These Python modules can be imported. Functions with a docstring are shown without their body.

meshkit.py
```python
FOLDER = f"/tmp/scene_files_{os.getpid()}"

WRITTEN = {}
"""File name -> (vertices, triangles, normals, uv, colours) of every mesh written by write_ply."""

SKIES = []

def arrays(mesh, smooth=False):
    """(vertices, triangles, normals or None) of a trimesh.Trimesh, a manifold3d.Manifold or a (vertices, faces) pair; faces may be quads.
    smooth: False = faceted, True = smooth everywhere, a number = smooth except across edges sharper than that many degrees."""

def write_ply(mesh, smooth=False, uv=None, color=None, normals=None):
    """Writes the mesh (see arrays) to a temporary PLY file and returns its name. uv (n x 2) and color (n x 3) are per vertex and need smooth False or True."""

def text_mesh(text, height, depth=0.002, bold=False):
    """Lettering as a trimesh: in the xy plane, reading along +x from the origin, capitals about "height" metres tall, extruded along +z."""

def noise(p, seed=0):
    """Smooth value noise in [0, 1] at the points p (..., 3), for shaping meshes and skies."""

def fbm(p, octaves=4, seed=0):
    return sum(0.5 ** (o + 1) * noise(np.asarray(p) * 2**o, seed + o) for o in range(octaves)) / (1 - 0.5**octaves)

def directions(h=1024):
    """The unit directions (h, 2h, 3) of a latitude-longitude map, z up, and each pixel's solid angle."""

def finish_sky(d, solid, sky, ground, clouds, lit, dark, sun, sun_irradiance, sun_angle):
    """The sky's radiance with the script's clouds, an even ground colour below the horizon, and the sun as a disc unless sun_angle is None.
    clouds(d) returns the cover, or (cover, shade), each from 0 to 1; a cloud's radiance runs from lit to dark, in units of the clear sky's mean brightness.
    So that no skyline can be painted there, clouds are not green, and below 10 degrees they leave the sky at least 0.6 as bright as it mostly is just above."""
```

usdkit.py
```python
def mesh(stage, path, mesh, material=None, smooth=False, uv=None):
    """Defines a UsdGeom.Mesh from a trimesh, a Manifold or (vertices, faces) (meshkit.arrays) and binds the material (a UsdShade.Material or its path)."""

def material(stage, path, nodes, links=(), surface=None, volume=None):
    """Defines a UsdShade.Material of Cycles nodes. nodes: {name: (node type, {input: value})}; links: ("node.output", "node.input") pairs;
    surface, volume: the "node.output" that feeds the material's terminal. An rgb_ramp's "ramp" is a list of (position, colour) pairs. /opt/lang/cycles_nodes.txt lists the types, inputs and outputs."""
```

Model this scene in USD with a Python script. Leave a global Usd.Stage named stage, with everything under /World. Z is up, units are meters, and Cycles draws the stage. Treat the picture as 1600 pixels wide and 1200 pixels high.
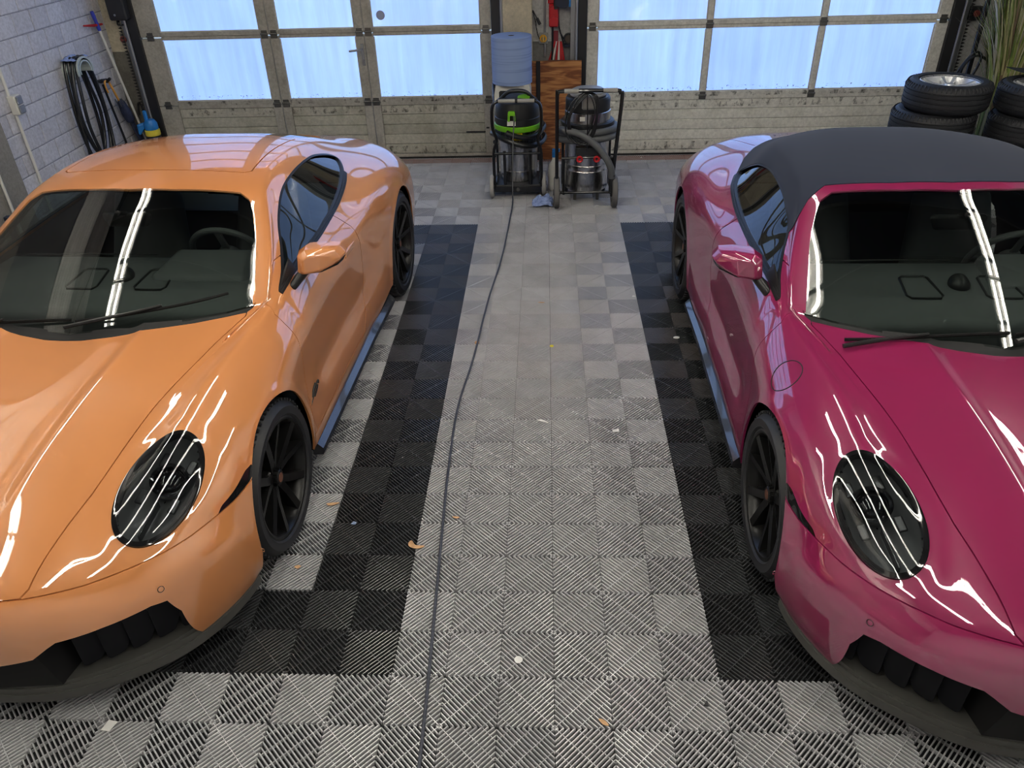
import math, random
import numpy as np, trimesh
import usdkit, meshkit
from manifold3d import Manifold, Mesh, CrossSection, JoinType
from pxr import Usd, UsdGeom, UsdLux, UsdShade, Sdf, Gf, Vt

# ---------------------------------------------------------------- camera, lights, exposure
stage = Usd.Stage.CreateInMemory()
UsdGeom.SetStageUpAxis(stage, UsdGeom.Tokens.z); UsdGeom.SetStageMetersPerUnit(stage, 1.0)
UsdGeom.Xform.Define(stage, '/World'); UsdGeom.Scope.Define(stage, '/World/Looks')

YAW, PITCH, ROLL, EYE, FOCAL = .0532, .5839, -.03207, (-.0267, -1.7527, 2.4459), 1199.0
def set_camera():
    f = np.array([-math.sin(YAW)*math.cos(PITCH), math.cos(YAW)*math.cos(PITCH), -math.sin(PITCH)])
    r0 = np.array([math.cos(YAW), math.sin(YAW), 0]); u0 = np.cross(r0, f)
    r, u = r0*math.cos(ROLL)+u0*math.sin(ROLL), -r0*math.sin(ROLL)+u0*math.cos(ROLL)
    cam = UsdGeom.Camera.Define(stage, '/World/camera')
    cam.AddTransformOp().Set(Gf.Matrix4d(*r, 0, *u, 0, *(-f), 0, *EYE, 1))
    cam.CreateHorizontalApertureAttr(36.0); cam.CreateVerticalApertureAttr(27.0)
    cam.CreateFocalLengthAttr(FOCAL/1600*36); cam.CreateClippingRangeAttr(Gf.Vec2f(.05, 200))
    cam.CreateExposureAttr(EXPOSURE)
EXPOSURE = 0.15
SKY_LEVEL = .25          # overcast daylight outside the gates
PANE_GLOW = 1.08        # daylight in the frosted panes of the gates
TUBE_GLOW = 25.0          # fluorescent strips under the ceiling
set_camera()
dome = UsdLux.DomeLight.Define(stage, '/World/sky'); dome.CreateIntensityAttr(SKY_LEVEL); dome.CreateColorAttr(Gf.Vec3f(.62, .78, 1.0))

# ---------------------------------------------------------------- helpers
LOOK = {}
def look(name, nodes=None, links=(), surface='p.BSDF', **p):
    if name not in LOOK:
        if nodes is None: nodes = {'p': ('principled_bsdf', p)}
        LOOK[name] = usdkit.material(stage, '/World/Looks/'+name, nodes, links, surface=surface)
    return LOOK[name]
USED = {}
def numbered(parent, name):
    k = USED.get((parent, name), 0); USED[(parent, name)] = k+1
    return f'{parent}/{name}' if k == 0 else f'{parent}/{name}_{k:03d}'
def tag(prim, label=None, cat=None, group=None, kind=None):
    for key, v in (('label', label), ('category', cat), ('group', group), ('kind', kind)):
        if v: prim.SetCustomDataByKey(key, v)
    return prim
def thing(name, label=None, cat=None, loc=(0,0,0), rotz=0, group=None, kind=None, parent='/World', tilt=None):
    x = UsdGeom.Xform.Define(stage, numbered(parent, name)); x.AddTranslateOp().Set(Gf.Vec3d(*map(float, loc)))
    if rotz: x.AddRotateZOp().Set(math.degrees(rotz))
    if tilt: x.AddRotateXYZOp().Set(Gf.Vec3f(*tilt))
    return str(tag(x.GetPrim(), label, cat, group, kind).GetPath())
def tri(mesh):
    """(v, f) of a trimesh, a Manifold or a (v, f) pair."""
    if isinstance(mesh, Manifold): m = mesh.to_mesh(); return np.asarray(m.vert_properties)[:, :3].astype(float), np.asarray(m.tri_verts)
    if isinstance(mesh, trimesh.Trimesh): return np.array(mesh.vertices), np.array(mesh.faces)
    v, f = np.asarray(mesh[0], float), np.asarray(mesh[1], int)
    return v, (np.vstack([f[:, [0,1,2]], f[:, [0,2,3]]]) if f.shape[1] == 4 else f)
def cat_(*ms):
    vs, fs, k = [], [], 0
    for m in ms:
        v, f = tri(m); vs.append(v); fs.append(f+k); k += len(v)
    return np.concatenate(vs), np.concatenate(fs)
def part(parent, name, mesh, mat, label=None, smooth=35, kind=None, cat=None, group=None):
    """ONE Mesh prim under parent; a (v, f, normals) triple keeps its normals."""
    path = numbered(parent, name)
    if isinstance(mesh, tuple) and len(mesh) == 3:
        v, f, n = mesh
        m = UsdGeom.Mesh.Define(stage, path)
        m.CreatePointsAttr(Vt.Vec3fArray.FromNumpy(v.astype(np.float32))); m.CreateFaceVertexCountsAttr(Vt.IntArray.FromNumpy(np.full(len(f), 3, np.int32)))
        m.CreateFaceVertexIndicesAttr(Vt.IntArray.FromNumpy(f.astype(np.int32).ravel())); m.CreateSubdivisionSchemeAttr('none')
        m.CreateNormalsAttr(Vt.Vec3fArray.FromNumpy(n.astype(np.float32))); m.SetNormalsInterpolation('vertex')
        UsdShade.MaterialBindingAPI.Apply(m.GetPrim()).Bind(mat)
    else:
        v, f = tri(mesh)
        m = usdkit.mesh(stage, path, (v, f), mat, smooth=smooth)
    tag(m.GetPrim(), label, cat, group, kind)
    return path
def solo(name, mesh, mat, label, cat, group=None, smooth=35, kind=None):
    return part('/World', name, mesh, mat, label, smooth, kind, cat, group)
def struct(name, mesh, mat, label=None, cat=None, smooth=35): return part('/World', name, mesh, mat, label, smooth, 'structure', cat)
def copy_of(src, name, label, cat, loc, rotz=0, group=None):
    p = thing(name, label, cat, loc, rotz, group); prim = stage.GetPrimAtPath(p)
    prim.GetReferences().AddInternalReference(src); prim.SetInstanceable(True); return p

def box(x0, x1, y0, y1, z0, z1, c=0.0):
    """Box with chamfered edges (c metres)."""
    if c <= 0:
        b = trimesh.creation.box((x1-x0, y1-y0, z1-z0)); b.apply_translation(((x0+x1)/2, (y0+y1)/2, (z0+z1)/2)); return tri(b)
    p = []
    for k in range(3):
        for s in np.ndindex(2, 2, 2):
            q = [((x0, x1), (y0, y1), (z0, z1))[a][s[a]] + (0 if a == k else c*(1-2*s[a])) for a in range(3)]; p.append(q)
    return tri(Manifold.hull_points(np.array(p)))
def ring(profile, n=32, axis='z', start=0.0, sweep=2*math.pi):
    """Lathe of (r, h) points about an axis through the origin."""
    pr = np.asarray(profile, float); full = abs(sweep-2*math.pi) < 1e-6
    a = start + np.linspace(0, sweep, n, endpoint=not full); k = len(pr)
    v = np.stack([pr[None, :, 0]*np.cos(a)[:, None], pr[None, :, 0]*np.sin(a)[:, None], np.broadcast_to(pr[:, 1], (len(a), k))], -1).reshape(-1, 3)
    i, j = np.meshgrid(np.arange(len(a) if full else len(a)-1), np.arange(k-1), indexing='ij'); i2 = (i+1) % len(a)
    f = np.stack([i*k+j, i2*k+j, i2*k+j+1, i*k+j+1], -1).reshape(-1, 4)
    v = {'z': v, 'y': v[:, [0, 2, 1]]*[1, 1, -1], 'x': v[:, [2, 0, 1]]}[axis]
    if axis == 'y': v = v*[1, 1, 1]
    return tri((v, f))
def cyl(r, h0, h1, n=24, axis='z', c=.0, at=(0,0,0)):
    c = min(c, r*.5)
    pr = [(1e-4, h0), (r-c, h0), (r, h0+c), (r, h1-c), (r-c, h1), (1e-4, h1)] if c else [(1e-4, h0), (r, h0), (r, h1), (1e-4, h1)]
    v, f = ring(pr, n, axis); return v+np.asarray(at, float), f
def spline(pts, n=8, closed=False):
    p = np.asarray(pts, float); K = len(p); out = []
    g = lambda k: p[k % K] if closed else p[min(max(k, 0), K-1)]
    for k in range(K if closed else K-1):
        a, b, c, d = g(k-1), g(k), g(k+1), g(k+2)
        for t in np.arange(n)/n: out.append(.5*((2*b)+(c-a)*t+(2*a-5*b+4*c-d)*t*t+(3*b-a-3*c+d)*t**3))
    if not closed: out.append(p[-1])
    return np.array(out)
def tube(pts, r, sides=10, closed=False, cap=True, flat=1.0):
    """Round tube along points, parallel-transported frame."""
    p = np.asarray(pts, float); K = len(p)
    t = (np.roll(p, -1, 0)-np.roll(p, 1, 0)) if closed else np.gradient(p, axis=0)
    t /= np.linalg.norm(t, axis=1, keepdims=True)+1e-12
    u = np.cross(t[0], [0,0,1.] if abs(t[0][2]) < .9 else [1.,0,0]); u /= np.linalg.norm(u); U = []
    for k in range(K):
        u = u - t[k]*(u@t[k]); u /= np.linalg.norm(u)+1e-12; U.append(u)
    U = np.array(U); W = np.cross(t, U); a = np.arange(sides)*2*np.pi/sides
    r = np.broadcast_to(np.asarray(r, float), (K,))
    v = (p[:, None]+r[:, None, None]*(np.cos(a)[None, :, None]*U[:, None]+flat*np.sin(a)[None, :, None]*W[:, None])).reshape(-1, 3)
    i, j = np.meshgrid(np.arange(K if closed else K-1), np.arange(sides), indexing='ij'); i2 = (i+1) % K
    f = np.stack([i*sides+j, i*sides+(j+1) % sides, i2*sides+(j+1) % sides, i2*sides+j], -1).reshape(-1, 4)
    f = np.vstack([f[:, [0,1,2]], f[:, [0,2,3]]])
    if cap and not closed:
        v = np.vstack([v, p[0], p[-1]]); n = K*sides; jj = np.arange(sides); j2 = (jj+1) % sides
        f = np.vstack([f, np.stack([np.full(sides, n), j2, jj], -1), np.stack([np.full(sides, n+1), (K-1)*sides+jj, (K-1)*sides+j2], -1)])
    return v, f
def moved(m, loc=(0,0,0), rx=0, ry=0, rz=0, s=1.0):
    v, f = tri(m)
    for ax, a in (((1,2), rx), ((2,0), ry), ((0,1), rz)):
        if a:
            i, j = ax; w = v.copy(); w[:, i] = v[:, i]*math.cos(a)-v[:, j]*math.sin(a); w[:, j] = v[:, i]*math.sin(a)+v[:, j]*math.cos(a); v = w
    return v*s+np.asarray(loc, float), f
def hull(*spheres, n=16):
    """Convex hull of (x, y, z, r) spheres."""
    ps = []
    b = np.array(trimesh.creation.icosphere(subdivisions=2).vertices)
    for x, y, z, r in spheres: ps.append(b*r+[x, y, z])
    return tri(Manifold.hull_points(np.concatenate(ps)))
def poly(pts, grow=0.0):
    pts = np.asarray(pts, float)
    a = np.sum(pts[:, 0]*np.roll(pts[:, 1], -1)-np.roll(pts[:, 0], -1)*pts[:, 1])
    c = CrossSection([pts if a > 0 else pts[::-1]])
    return c.offset(grow, JoinType.Round, 2.0, 16) if grow else c
# ---------------------------------------------------------------- materials
def noisy(name, c0, c1, scale=8, rough=.5, detail=4, bump=0, bscale=60, stretch=(1,1,1), lo=.35, hi=.65, **p):
    n = {'t': ('texture_coordinate', {}), 'm': ('mapping', {'scale': stretch}), 'n': ('noise_texture', {'scale': scale, 'detail': detail, 'roughness': .6}),
         'r': ('rgb_ramp', {'ramp': [(lo, c0), (hi, c1)]}), 'p': ('principled_bsdf', {'roughness': rough, **p})}
    l = [('t.object', 'm.vector'), ('m.vector', 'n.vector'), ('n.fac', 'r.fac'), ('r.color', 'p.base_color')]
    if bump:
        n['b'] = ('noise_texture', {'scale': bscale, 'detail': 3}); n['u'] = ('bump', {'strength': bump, 'distance': .01})
        l += [('m.vector', 'b.vector'), ('b.fac', 'u.height'), ('u.normal', 'p.normal')]
    return look(name, n, l)
def paint(name, col): return look(name, base_color=col, roughness=.32, specular_ior_level=.3, coat_weight=1.0, coat_roughness=.012, coat_ior=2.4)
# ---------------------------------------------------------------- the room
FLOOR = 0.0
def wear(name, base, dark, rough=.5, scale=2.2, amt=(.45,.75), spec=.4, streak=(1,1,1), grain=.0, **p):
    """Worn paint: a base colour with irregular darker dirt of its own shape."""
    n = {'t': ('geometry', {}), 'm': ('mapping', {'scale': streak}), 'n': ('noise_texture', {'scale': scale, 'detail': 8, 'roughness': .65}), 'r': ('rgb_ramp', {'ramp': [(amt[0], base), (amt[1], dark)]}),
         'n2': ('noise_texture', {'scale': 38, 'detail': 4, 'roughness': .6}), 'r2': ('rgb_ramp', {'ramp': [(.35, (.82,.82,.82)), (.65, (1.06,1.06,1.06))]}), 'x': ('mix_color', {'blend_type': 'multiply', 'fac': 1.0}), 'p': ('principled_bsdf', {'roughness': rough, 'specular_ior_level': spec, **p})}
    return look(name, n, [('t.position', 'm.vector'), ('m.vector', 'n.vector'), ('n.fac', 'r.fac'), ('t.position', 'n2.vector'), ('n2.fac', 'r2.fac'), ('r.color', 'x.a'), ('r2.color', 'x.b'), ('x.result', 'p.base_color')])
M_white = wear('wall_paint', (.60,.60,.60), (.52,.52,.52), .8)
M_block = [wear('block_paint', (.60,.595,.635), (.52,.515,.55), .75, 5), wear('block_paint_light', (.64,.635,.675), (.56,.555,.59), .75, 5), wear('block_paint_dark', (.565,.56,.60), (.49,.485,.52), .75, 5)]
M_mortar = wear('mortar_paint', (.36,.36,.39), (.30,.30,.33), .85)
M_cream = wear('cream_render', (.56,.50,.37), (.42,.37,.27), .8, 3)
M_greyp = wear('grey_render', (.50,.50,.48), (.36,.36,.345), .75, 3)
M_lowgrey = wear('dark_dado', (.17,.16,.13), (.11,.10,.085), .6, 3)
M_frame = wear('gate_frame', (.44,.42,.37), (.29,.275,.235), .42, 4)
M_framer = wear('gate_frame_light', (.72,.71,.65), (.52,.51,.46), .42, 4)
M_board = [wear(f'gate_board_{k}', c, (c[0]*.68, c[1]*.66, c[2]*.6), .5, 3) for k, c in enumerate(((.50,.49,.415), (.53,.515,.44), (.475,.465,.395)))]
M_boardr = [wear(f'gate_board_light_{k}', c, (c[0]*.75, c[1]*.74, c[2]*.7), .5, 3) for k, c in enumerate(((.80,.79,.72), (.83,.82,.75), (.77,.76,.69)))]
M_grime = look('grime', {'t': ('geometry', {}), 'm': ('mapping', {'scale': (9, 9, 6)}), 'n': ('noise_texture', {'scale': 1.6, 'detail': 9, 'roughness': .72}), 'r': ('rgb_ramp', {'ramp': [(.52, (0,0,0)), (.80, (.75,.75,.75))]}),
    'a': ('transparent_bsdf', {}), 'b': ('principled_bsdf', {'base_color': (.035,.032,.028), 'roughness': .8}), 'x': ('mix_closure', {})}, [('t.position', 'm.vector'), ('m.vector', 'n.vector'), ('n.fac', 'r.fac'), ('r.color', 'x.fac'), ('a.BSDF', 'x.closure1'), ('b.BSDF', 'x.closure2')], 'x.closure')
M_steel = look('galvanised', base_color=(.42,.43,.44), roughness=.38, metallic=.9)
M_track = look('track_black', base_color=(.018,.018,.02), roughness=.45)
M_hinge = look('hinge_steel', base_color=(.16,.155,.14), roughness=.4, metallic=.8)
M_rubber = look('seal_rubber', base_color=(.015,.015,.016), roughness=.7)
M_red_sill = wear('red_sill', (.26,.085,.05), (.15,.06,.04), .6, 5)
M_tube = look('tube_light', base_color=(.8,.8,.8), emission_color=(1.0,.95,.84), emission_strength=TUBE_GLOW)
M_ceil = wear('ceiling_sheet', (.055,.056,.06), (.04,.04,.043), .6)
M_beam = look('ceiling_beam', base_color=(.09,.09,.095), roughness=.6)
M_plank = [wear(f'ceiling_plank_{k}', (.72*s,.70*s,.66*s), (.62*s,.60*s,.56*s), .5) for k, s in enumerate((1.0, .9, 1.06))]
def pane_look(name, tint):
    """Frosted pane with daylight behind it; faint vertical streaks and clouds of dirt."""
    n = {'t': ('geometry', {}), 'm': ('mapping', {'scale': (9, 9, .8)}), 'n': ('noise_texture', {'scale': 1.3, 'detail': 6, 'roughness': .6}), 'c': ('noise_texture', {'scale': .9, 'detail': 3}),
         'r': ('rgb_ramp', {'ramp': [(.25, tuple(.80*x for x in tint)), (.75, tuple(min(1.15*x, 1.2) for x in tint))]}), 'r2': ('rgb_ramp', {'ramp': [(.3, (.86,.89,.95)), (.7, (1.06,1.04,1.0))]}),
         'x': ('mix_color', {'blend_type': 'multiply', 'fac': 1.0}), 'p': ('principled_bsdf', {'base_color': (.35,.42,.5), 'roughness': .06, 'specular_ior_level': .5, 'emission_strength': PANE_GLOW})}
    return look(name, n, [('t.position', 'm.vector'), ('m.vector', 'n.vector'), ('t.position', 'c.vector'), ('n.fac', 'r.fac'), ('c.fac', 'r2.fac'), ('r.color', 'x.a'), ('r2.color', 'x.b'), ('x.result', 'p.emission_color')])
M_pane = pane_look('frosted_pane', (.30,.51,1.0)); M_pane2 = pane_look('frosted_pane_cloudy', (.285,.485,.99))

# floor: ribbed plastic tiles, four fields of slanting ribs on each
T = .4
def floor_tile():
    ms = []; half, pitch = .0029, .2*math.sqrt(2)/20
    for ci, cj in np.ndindex(2, 2):
        x0, y0 = .2*ci+.0009, .2*cj+.0009; S = .2-.0018
        tl = 0 if (ci+cj) % 2 == 0 else -.5
        prof = [(-half,-.019), (-half,-.0032), (-half*.5,.0003*tl), (half*.5,-.0003*tl), (half,-.0032), (half,-.019)]
        sg = -1 if (ci+cj) % 2 == 0 else 1                       # direction (1, sg)
        u = np.array([1, sg])/math.sqrt(2); w = np.array([-u[1], u[0]]); cen = np.array([x0+S/2, y0+S/2])
        V, F = [], []
        def clip(off):
            p = cen+w*off; t0, t1 = -9, 9
            for a in range(2):
                lo, hi = ((x0, x0+S), (y0, y0+S))[a]; s, e = sorted(((lo-p[a])/u[a], (hi-p[a])/u[a])); t0, t1 = max(t0, s), min(t1, e)
            return (p+u*t0, p+u*t1) if t1 > t0 else None
        for k in range(20):
            o = (k-9.5)*pitch; E = [clip(o+a) for a, _ in prof]
            if any(e is None for e in E): continue
            b = len(V)
            for (p, q), (_, z) in zip(E, prof): V += [(*p, z), (*q, z)]
            for a in range(len(prof)-1): F += [(b+2*a, b+2*a+1, b+2*a+3), (b+2*a, b+2*a+3, b+2*a+2)]
        ms.append((np.array(V), np.array(F)))
        for off, hw, top in ((0, .0013, -.0006), (-.055, .001, -.0045), (.055, .001, -.0045), (-.105, .001, -.0045), (.105, .001, -.0045)):
            # thin webs across the ribs
            L = S*math.sqrt(2)/2-abs(off)-.001; c = cen+u*off
            q = np.array([c-w*L-u*hw, c+w*L-u*hw, c+w*L+u*hw, c-w*L+u*hw])
            v = np.vstack([np.c_[q, np.full(4, top)], np.c_[q, np.full(4, -.019)]]); ms.append((v, np.array([(0,2,1),(0,3,2),(0,1,5),(0,5,4),(2,3,7),(2,7,6)])))
    return cat_(*ms)
def tile_look(name, c):
    n = {'o': ('object_info', {}), 'g': ('geometry', {}), 'n': ('noise_texture', {'scale': 5, 'detail': 6, 'roughness': .65}), 'r': ('rgb_ramp', {'ramp': [(.3, tuple(.80*x for x in c)), (.7, c)]}),
         'k': ('map_range', {'to_min': .93, 'to_max': 1.06}), 'h': ('hsv', {}), 'p': ('principled_bsdf', {'roughness': .22, 'specular_ior_level': 1.0})}
    return look(name, n, [('g.position', 'n.vector'), ('n.fac', 'r.fac'), ('o.random', 'k.value'), ('k.result', 'h.value'), ('r.color', 'h.color'), ('h.color', 'p.base_color')])
M_tile, M_tile_black = tile_look('tile_silver', (.56,.56,.58)), tile_look('tile_black', (.060,.062,.067))
fl = thing('floor', 'floor of grey and black ribbed plastic tiles', None, kind='structure')
part(fl, 'subfloor', box(-4.32, 5.0, -5, 6.30, -.12, -.020), look('subfloor', base_color=(.012,.013,.016), roughness=.7))
tv, tf = floor_tile(); tiles = []
cam_f = np.array([-math.sin(YAW)*math.cos(PITCH), math.cos(YAW)*math.cos(PITCH), -math.sin(PITCH)])
for m in range(-12, 16):
    for k in range(-10, 14):
        x, y = -.6+T*k, T*m
        if x < -4.3 or x > 5.4: continue
        d = np.array([x+.2, y+.2, 0])-np.array(EYE); z = d@cam_f; px = 800+FOCAL*(d[0]+.053*d[1])/max(z, .1)
        seen = z > .5 and -120 < px < 1720 and y > -1.3
        under = (-2.72 < x < -1.75 and .2 < y < 4.2) or (1.25 < x < 2.3 and .2 < y < 4.2) or x < -2.9 or x > 2.9
        black = (k in (-1, 3) and 0 <= m <= 10) or (m in (0, 10) and (k <= -1 or k >= 3))
        tiles.append((seen, under, -z, x, y, black))
order = sorted(tiles, key=lambda t: (not t[0], t[1], -t[2])); rest = []
for i, (_, _, _, x, y, black) in enumerate(order):
    if i < 300: part(fl, 'tile', (tv+[x, y, 0], tf), M_tile_black if black else M_tile, 'black ribbed tile' if black else None, smooth=False)
    else: rest.append((black, (tv[tf.ravel()][:0], tf) if False else (x, y)))
for bl in (False, True):
    g = [(tv+[x, y, 0], tf) for b, (x, y) in rest if b == bl]
    if g: part(fl, 'tile_field', cat_(*g), M_tile_black if bl else M_tile, smooth=False, kind='stuff')
struct('trim_1', box(-4.0, 3.9, 6.085, 6.235, -.016, -.001, .003), M_red_sill, 'red painted sill strip along the foot of the gates')

# ceiling with beams, planks and light strips
CEIL = 4.1
ce = thing('ceiling', 'dark sheet ceiling with cross beams', None, kind='structure')
part(ce, 'ceiling_sheet', box(-4.32, 5.1, -5, 6.5, CEIL, CEIL+.1), M_ceil)
for y in np.arange(-4.5, 6.3, .9): part(ce, 'beam', box(-4.32, 5.0, y-.03, y+.03, CEIL-.09, CEIL+.001), M_beam)
for k in range(6): part(ce, 'plank', box(-4.30+k*.075, -4.23+k*.075, -5, 6.2, CEIL-.115, CEIL-.10, .002), M_plank[k % 3])
struct('wall_right', box(5.0, 5.1, -5, 6.5, -.1, CEIL), M_white, 'plain white wall on the right'); struct('wall_behind', box(-4.5, 5.1, -5.1, -5, -.1, CEIL), M_white, 'plain light wall behind the viewer')
for n_, x in enumerate((-3.3, -1.03, .62, 3.45)):
    li = thing('ceiling_light', ['first twin tube light strip from the left under the ceiling', 'second twin tube light strip from the left under the ceiling', 'third twin tube light strip from the left under the ceiling', 'rightmost twin tube light strip under the ceiling'][n_], 'ceiling light', (x, 0, CEIL))
    for y0 in (1.56, .06, -1.44, -2.94):
        part(li, 'housing', box(-.12, .12, y0, y0+1.48, -.06, -.0, .004), look('lamp_white', base_color=(.75,.75,.72), roughness=.4))
        for s in (-1, 1): part(li, 'tube', moved(cyl(.022, 0, 1.44, 12, 'y'), (s*.062, y0+.02, -.085)), M_tube)

M_upper = wear('dark_upper_wall', (.10,.10,.105), (.07,.07,.075), .7)
# left wall: painted blocks, then plain render towards the viewer
WL = -4.32
wl = thing('wall_left', 'left wall of lilac grey painted blocks', None, kind='structure')
part(wl, 'mortar', box(WL-.2, WL-.008, 4.25, 6.5, -.1, CEIL), M_mortar)
rng = random.Random(3); BW, BH = .252, .166
for r in range(13):
    off = .126*(r % 2); z0 = -.02+r*BH
    for c in range(-1, 10):
        y0, y1 = 4.262+c*BW+off, 4.262+(c+1)*BW+off-.010; y0, y1 = max(y0, 4.252), min(y1, 6.42)
        if y1-y0 < .05: continue
        part(wl, 'block', box(WL-.03, WL+rng.uniform(-.0015, .0015), y0, y1, z0, z0+BH-.010, .004), M_block[rng.randrange(3)], smooth=False)
part(wl, 'upper_wall', box(WL-.2, WL, 4.25, 6.5, -.02+13*BH, CEIL), M_upper)
for k in range(8): part(wl, 'wall_plank', box(WL+.03, WL+.05, -4.9, 6.2, 3.30+k*.085, 3.375+k*.085, .003), M_plank[k % 3])
part(wl, 'plain_wall_top', box(WL-.2, WL+.03, -5, 4.245, 2.2, CEIL, .004), M_upper); part(wl, 'plain_wall', box(WL-.2, WL+.03, -5, 4.245, -.1, 2.2, .004), wear('taupe_render', (.27,.25,.215), (.20,.185,.16), .7))

# back wall: render at the sides, the pier between the gates, lintel
wb = thing('wall_back', 'back wall with cream and grey render round the two gates', None, kind='structure')
def wallpart(x0, x1, y0, zs=1.10, up=M_cream, lo=M_lowgrey):
    part(wb, 'upper_render', box(x0, x1, y0, 6.55, zs, CEIL), up); part(wb, 'dado', box(x0, x1, y0-.004, 6.55, -.1, zs), lo)
wallpart(WL, -4.02, 6.28); wallpart(-.155, .33, 6.36, 1.10, M_greyp, wear('grey_dado', (.22,.22,.21), (.15,.15,.14), .6)); wallpart(3.80, 5.1, 6.30, 1.10, M_greyp, M_greyp)
part(wb, 'pier', box(-.44, -.15, 6.20, 6.55, -.1, CEIL, .006), M_cream); part(wb, 'dado_ledge', box(-.15, .33, 6.345, 6.365, 1.095, 1.115, .003), M_greyp)
part(wb, 'lintel', box(WL, 5.1, 6.42, 6.55, 3.9, CEIL), M_cream)

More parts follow.
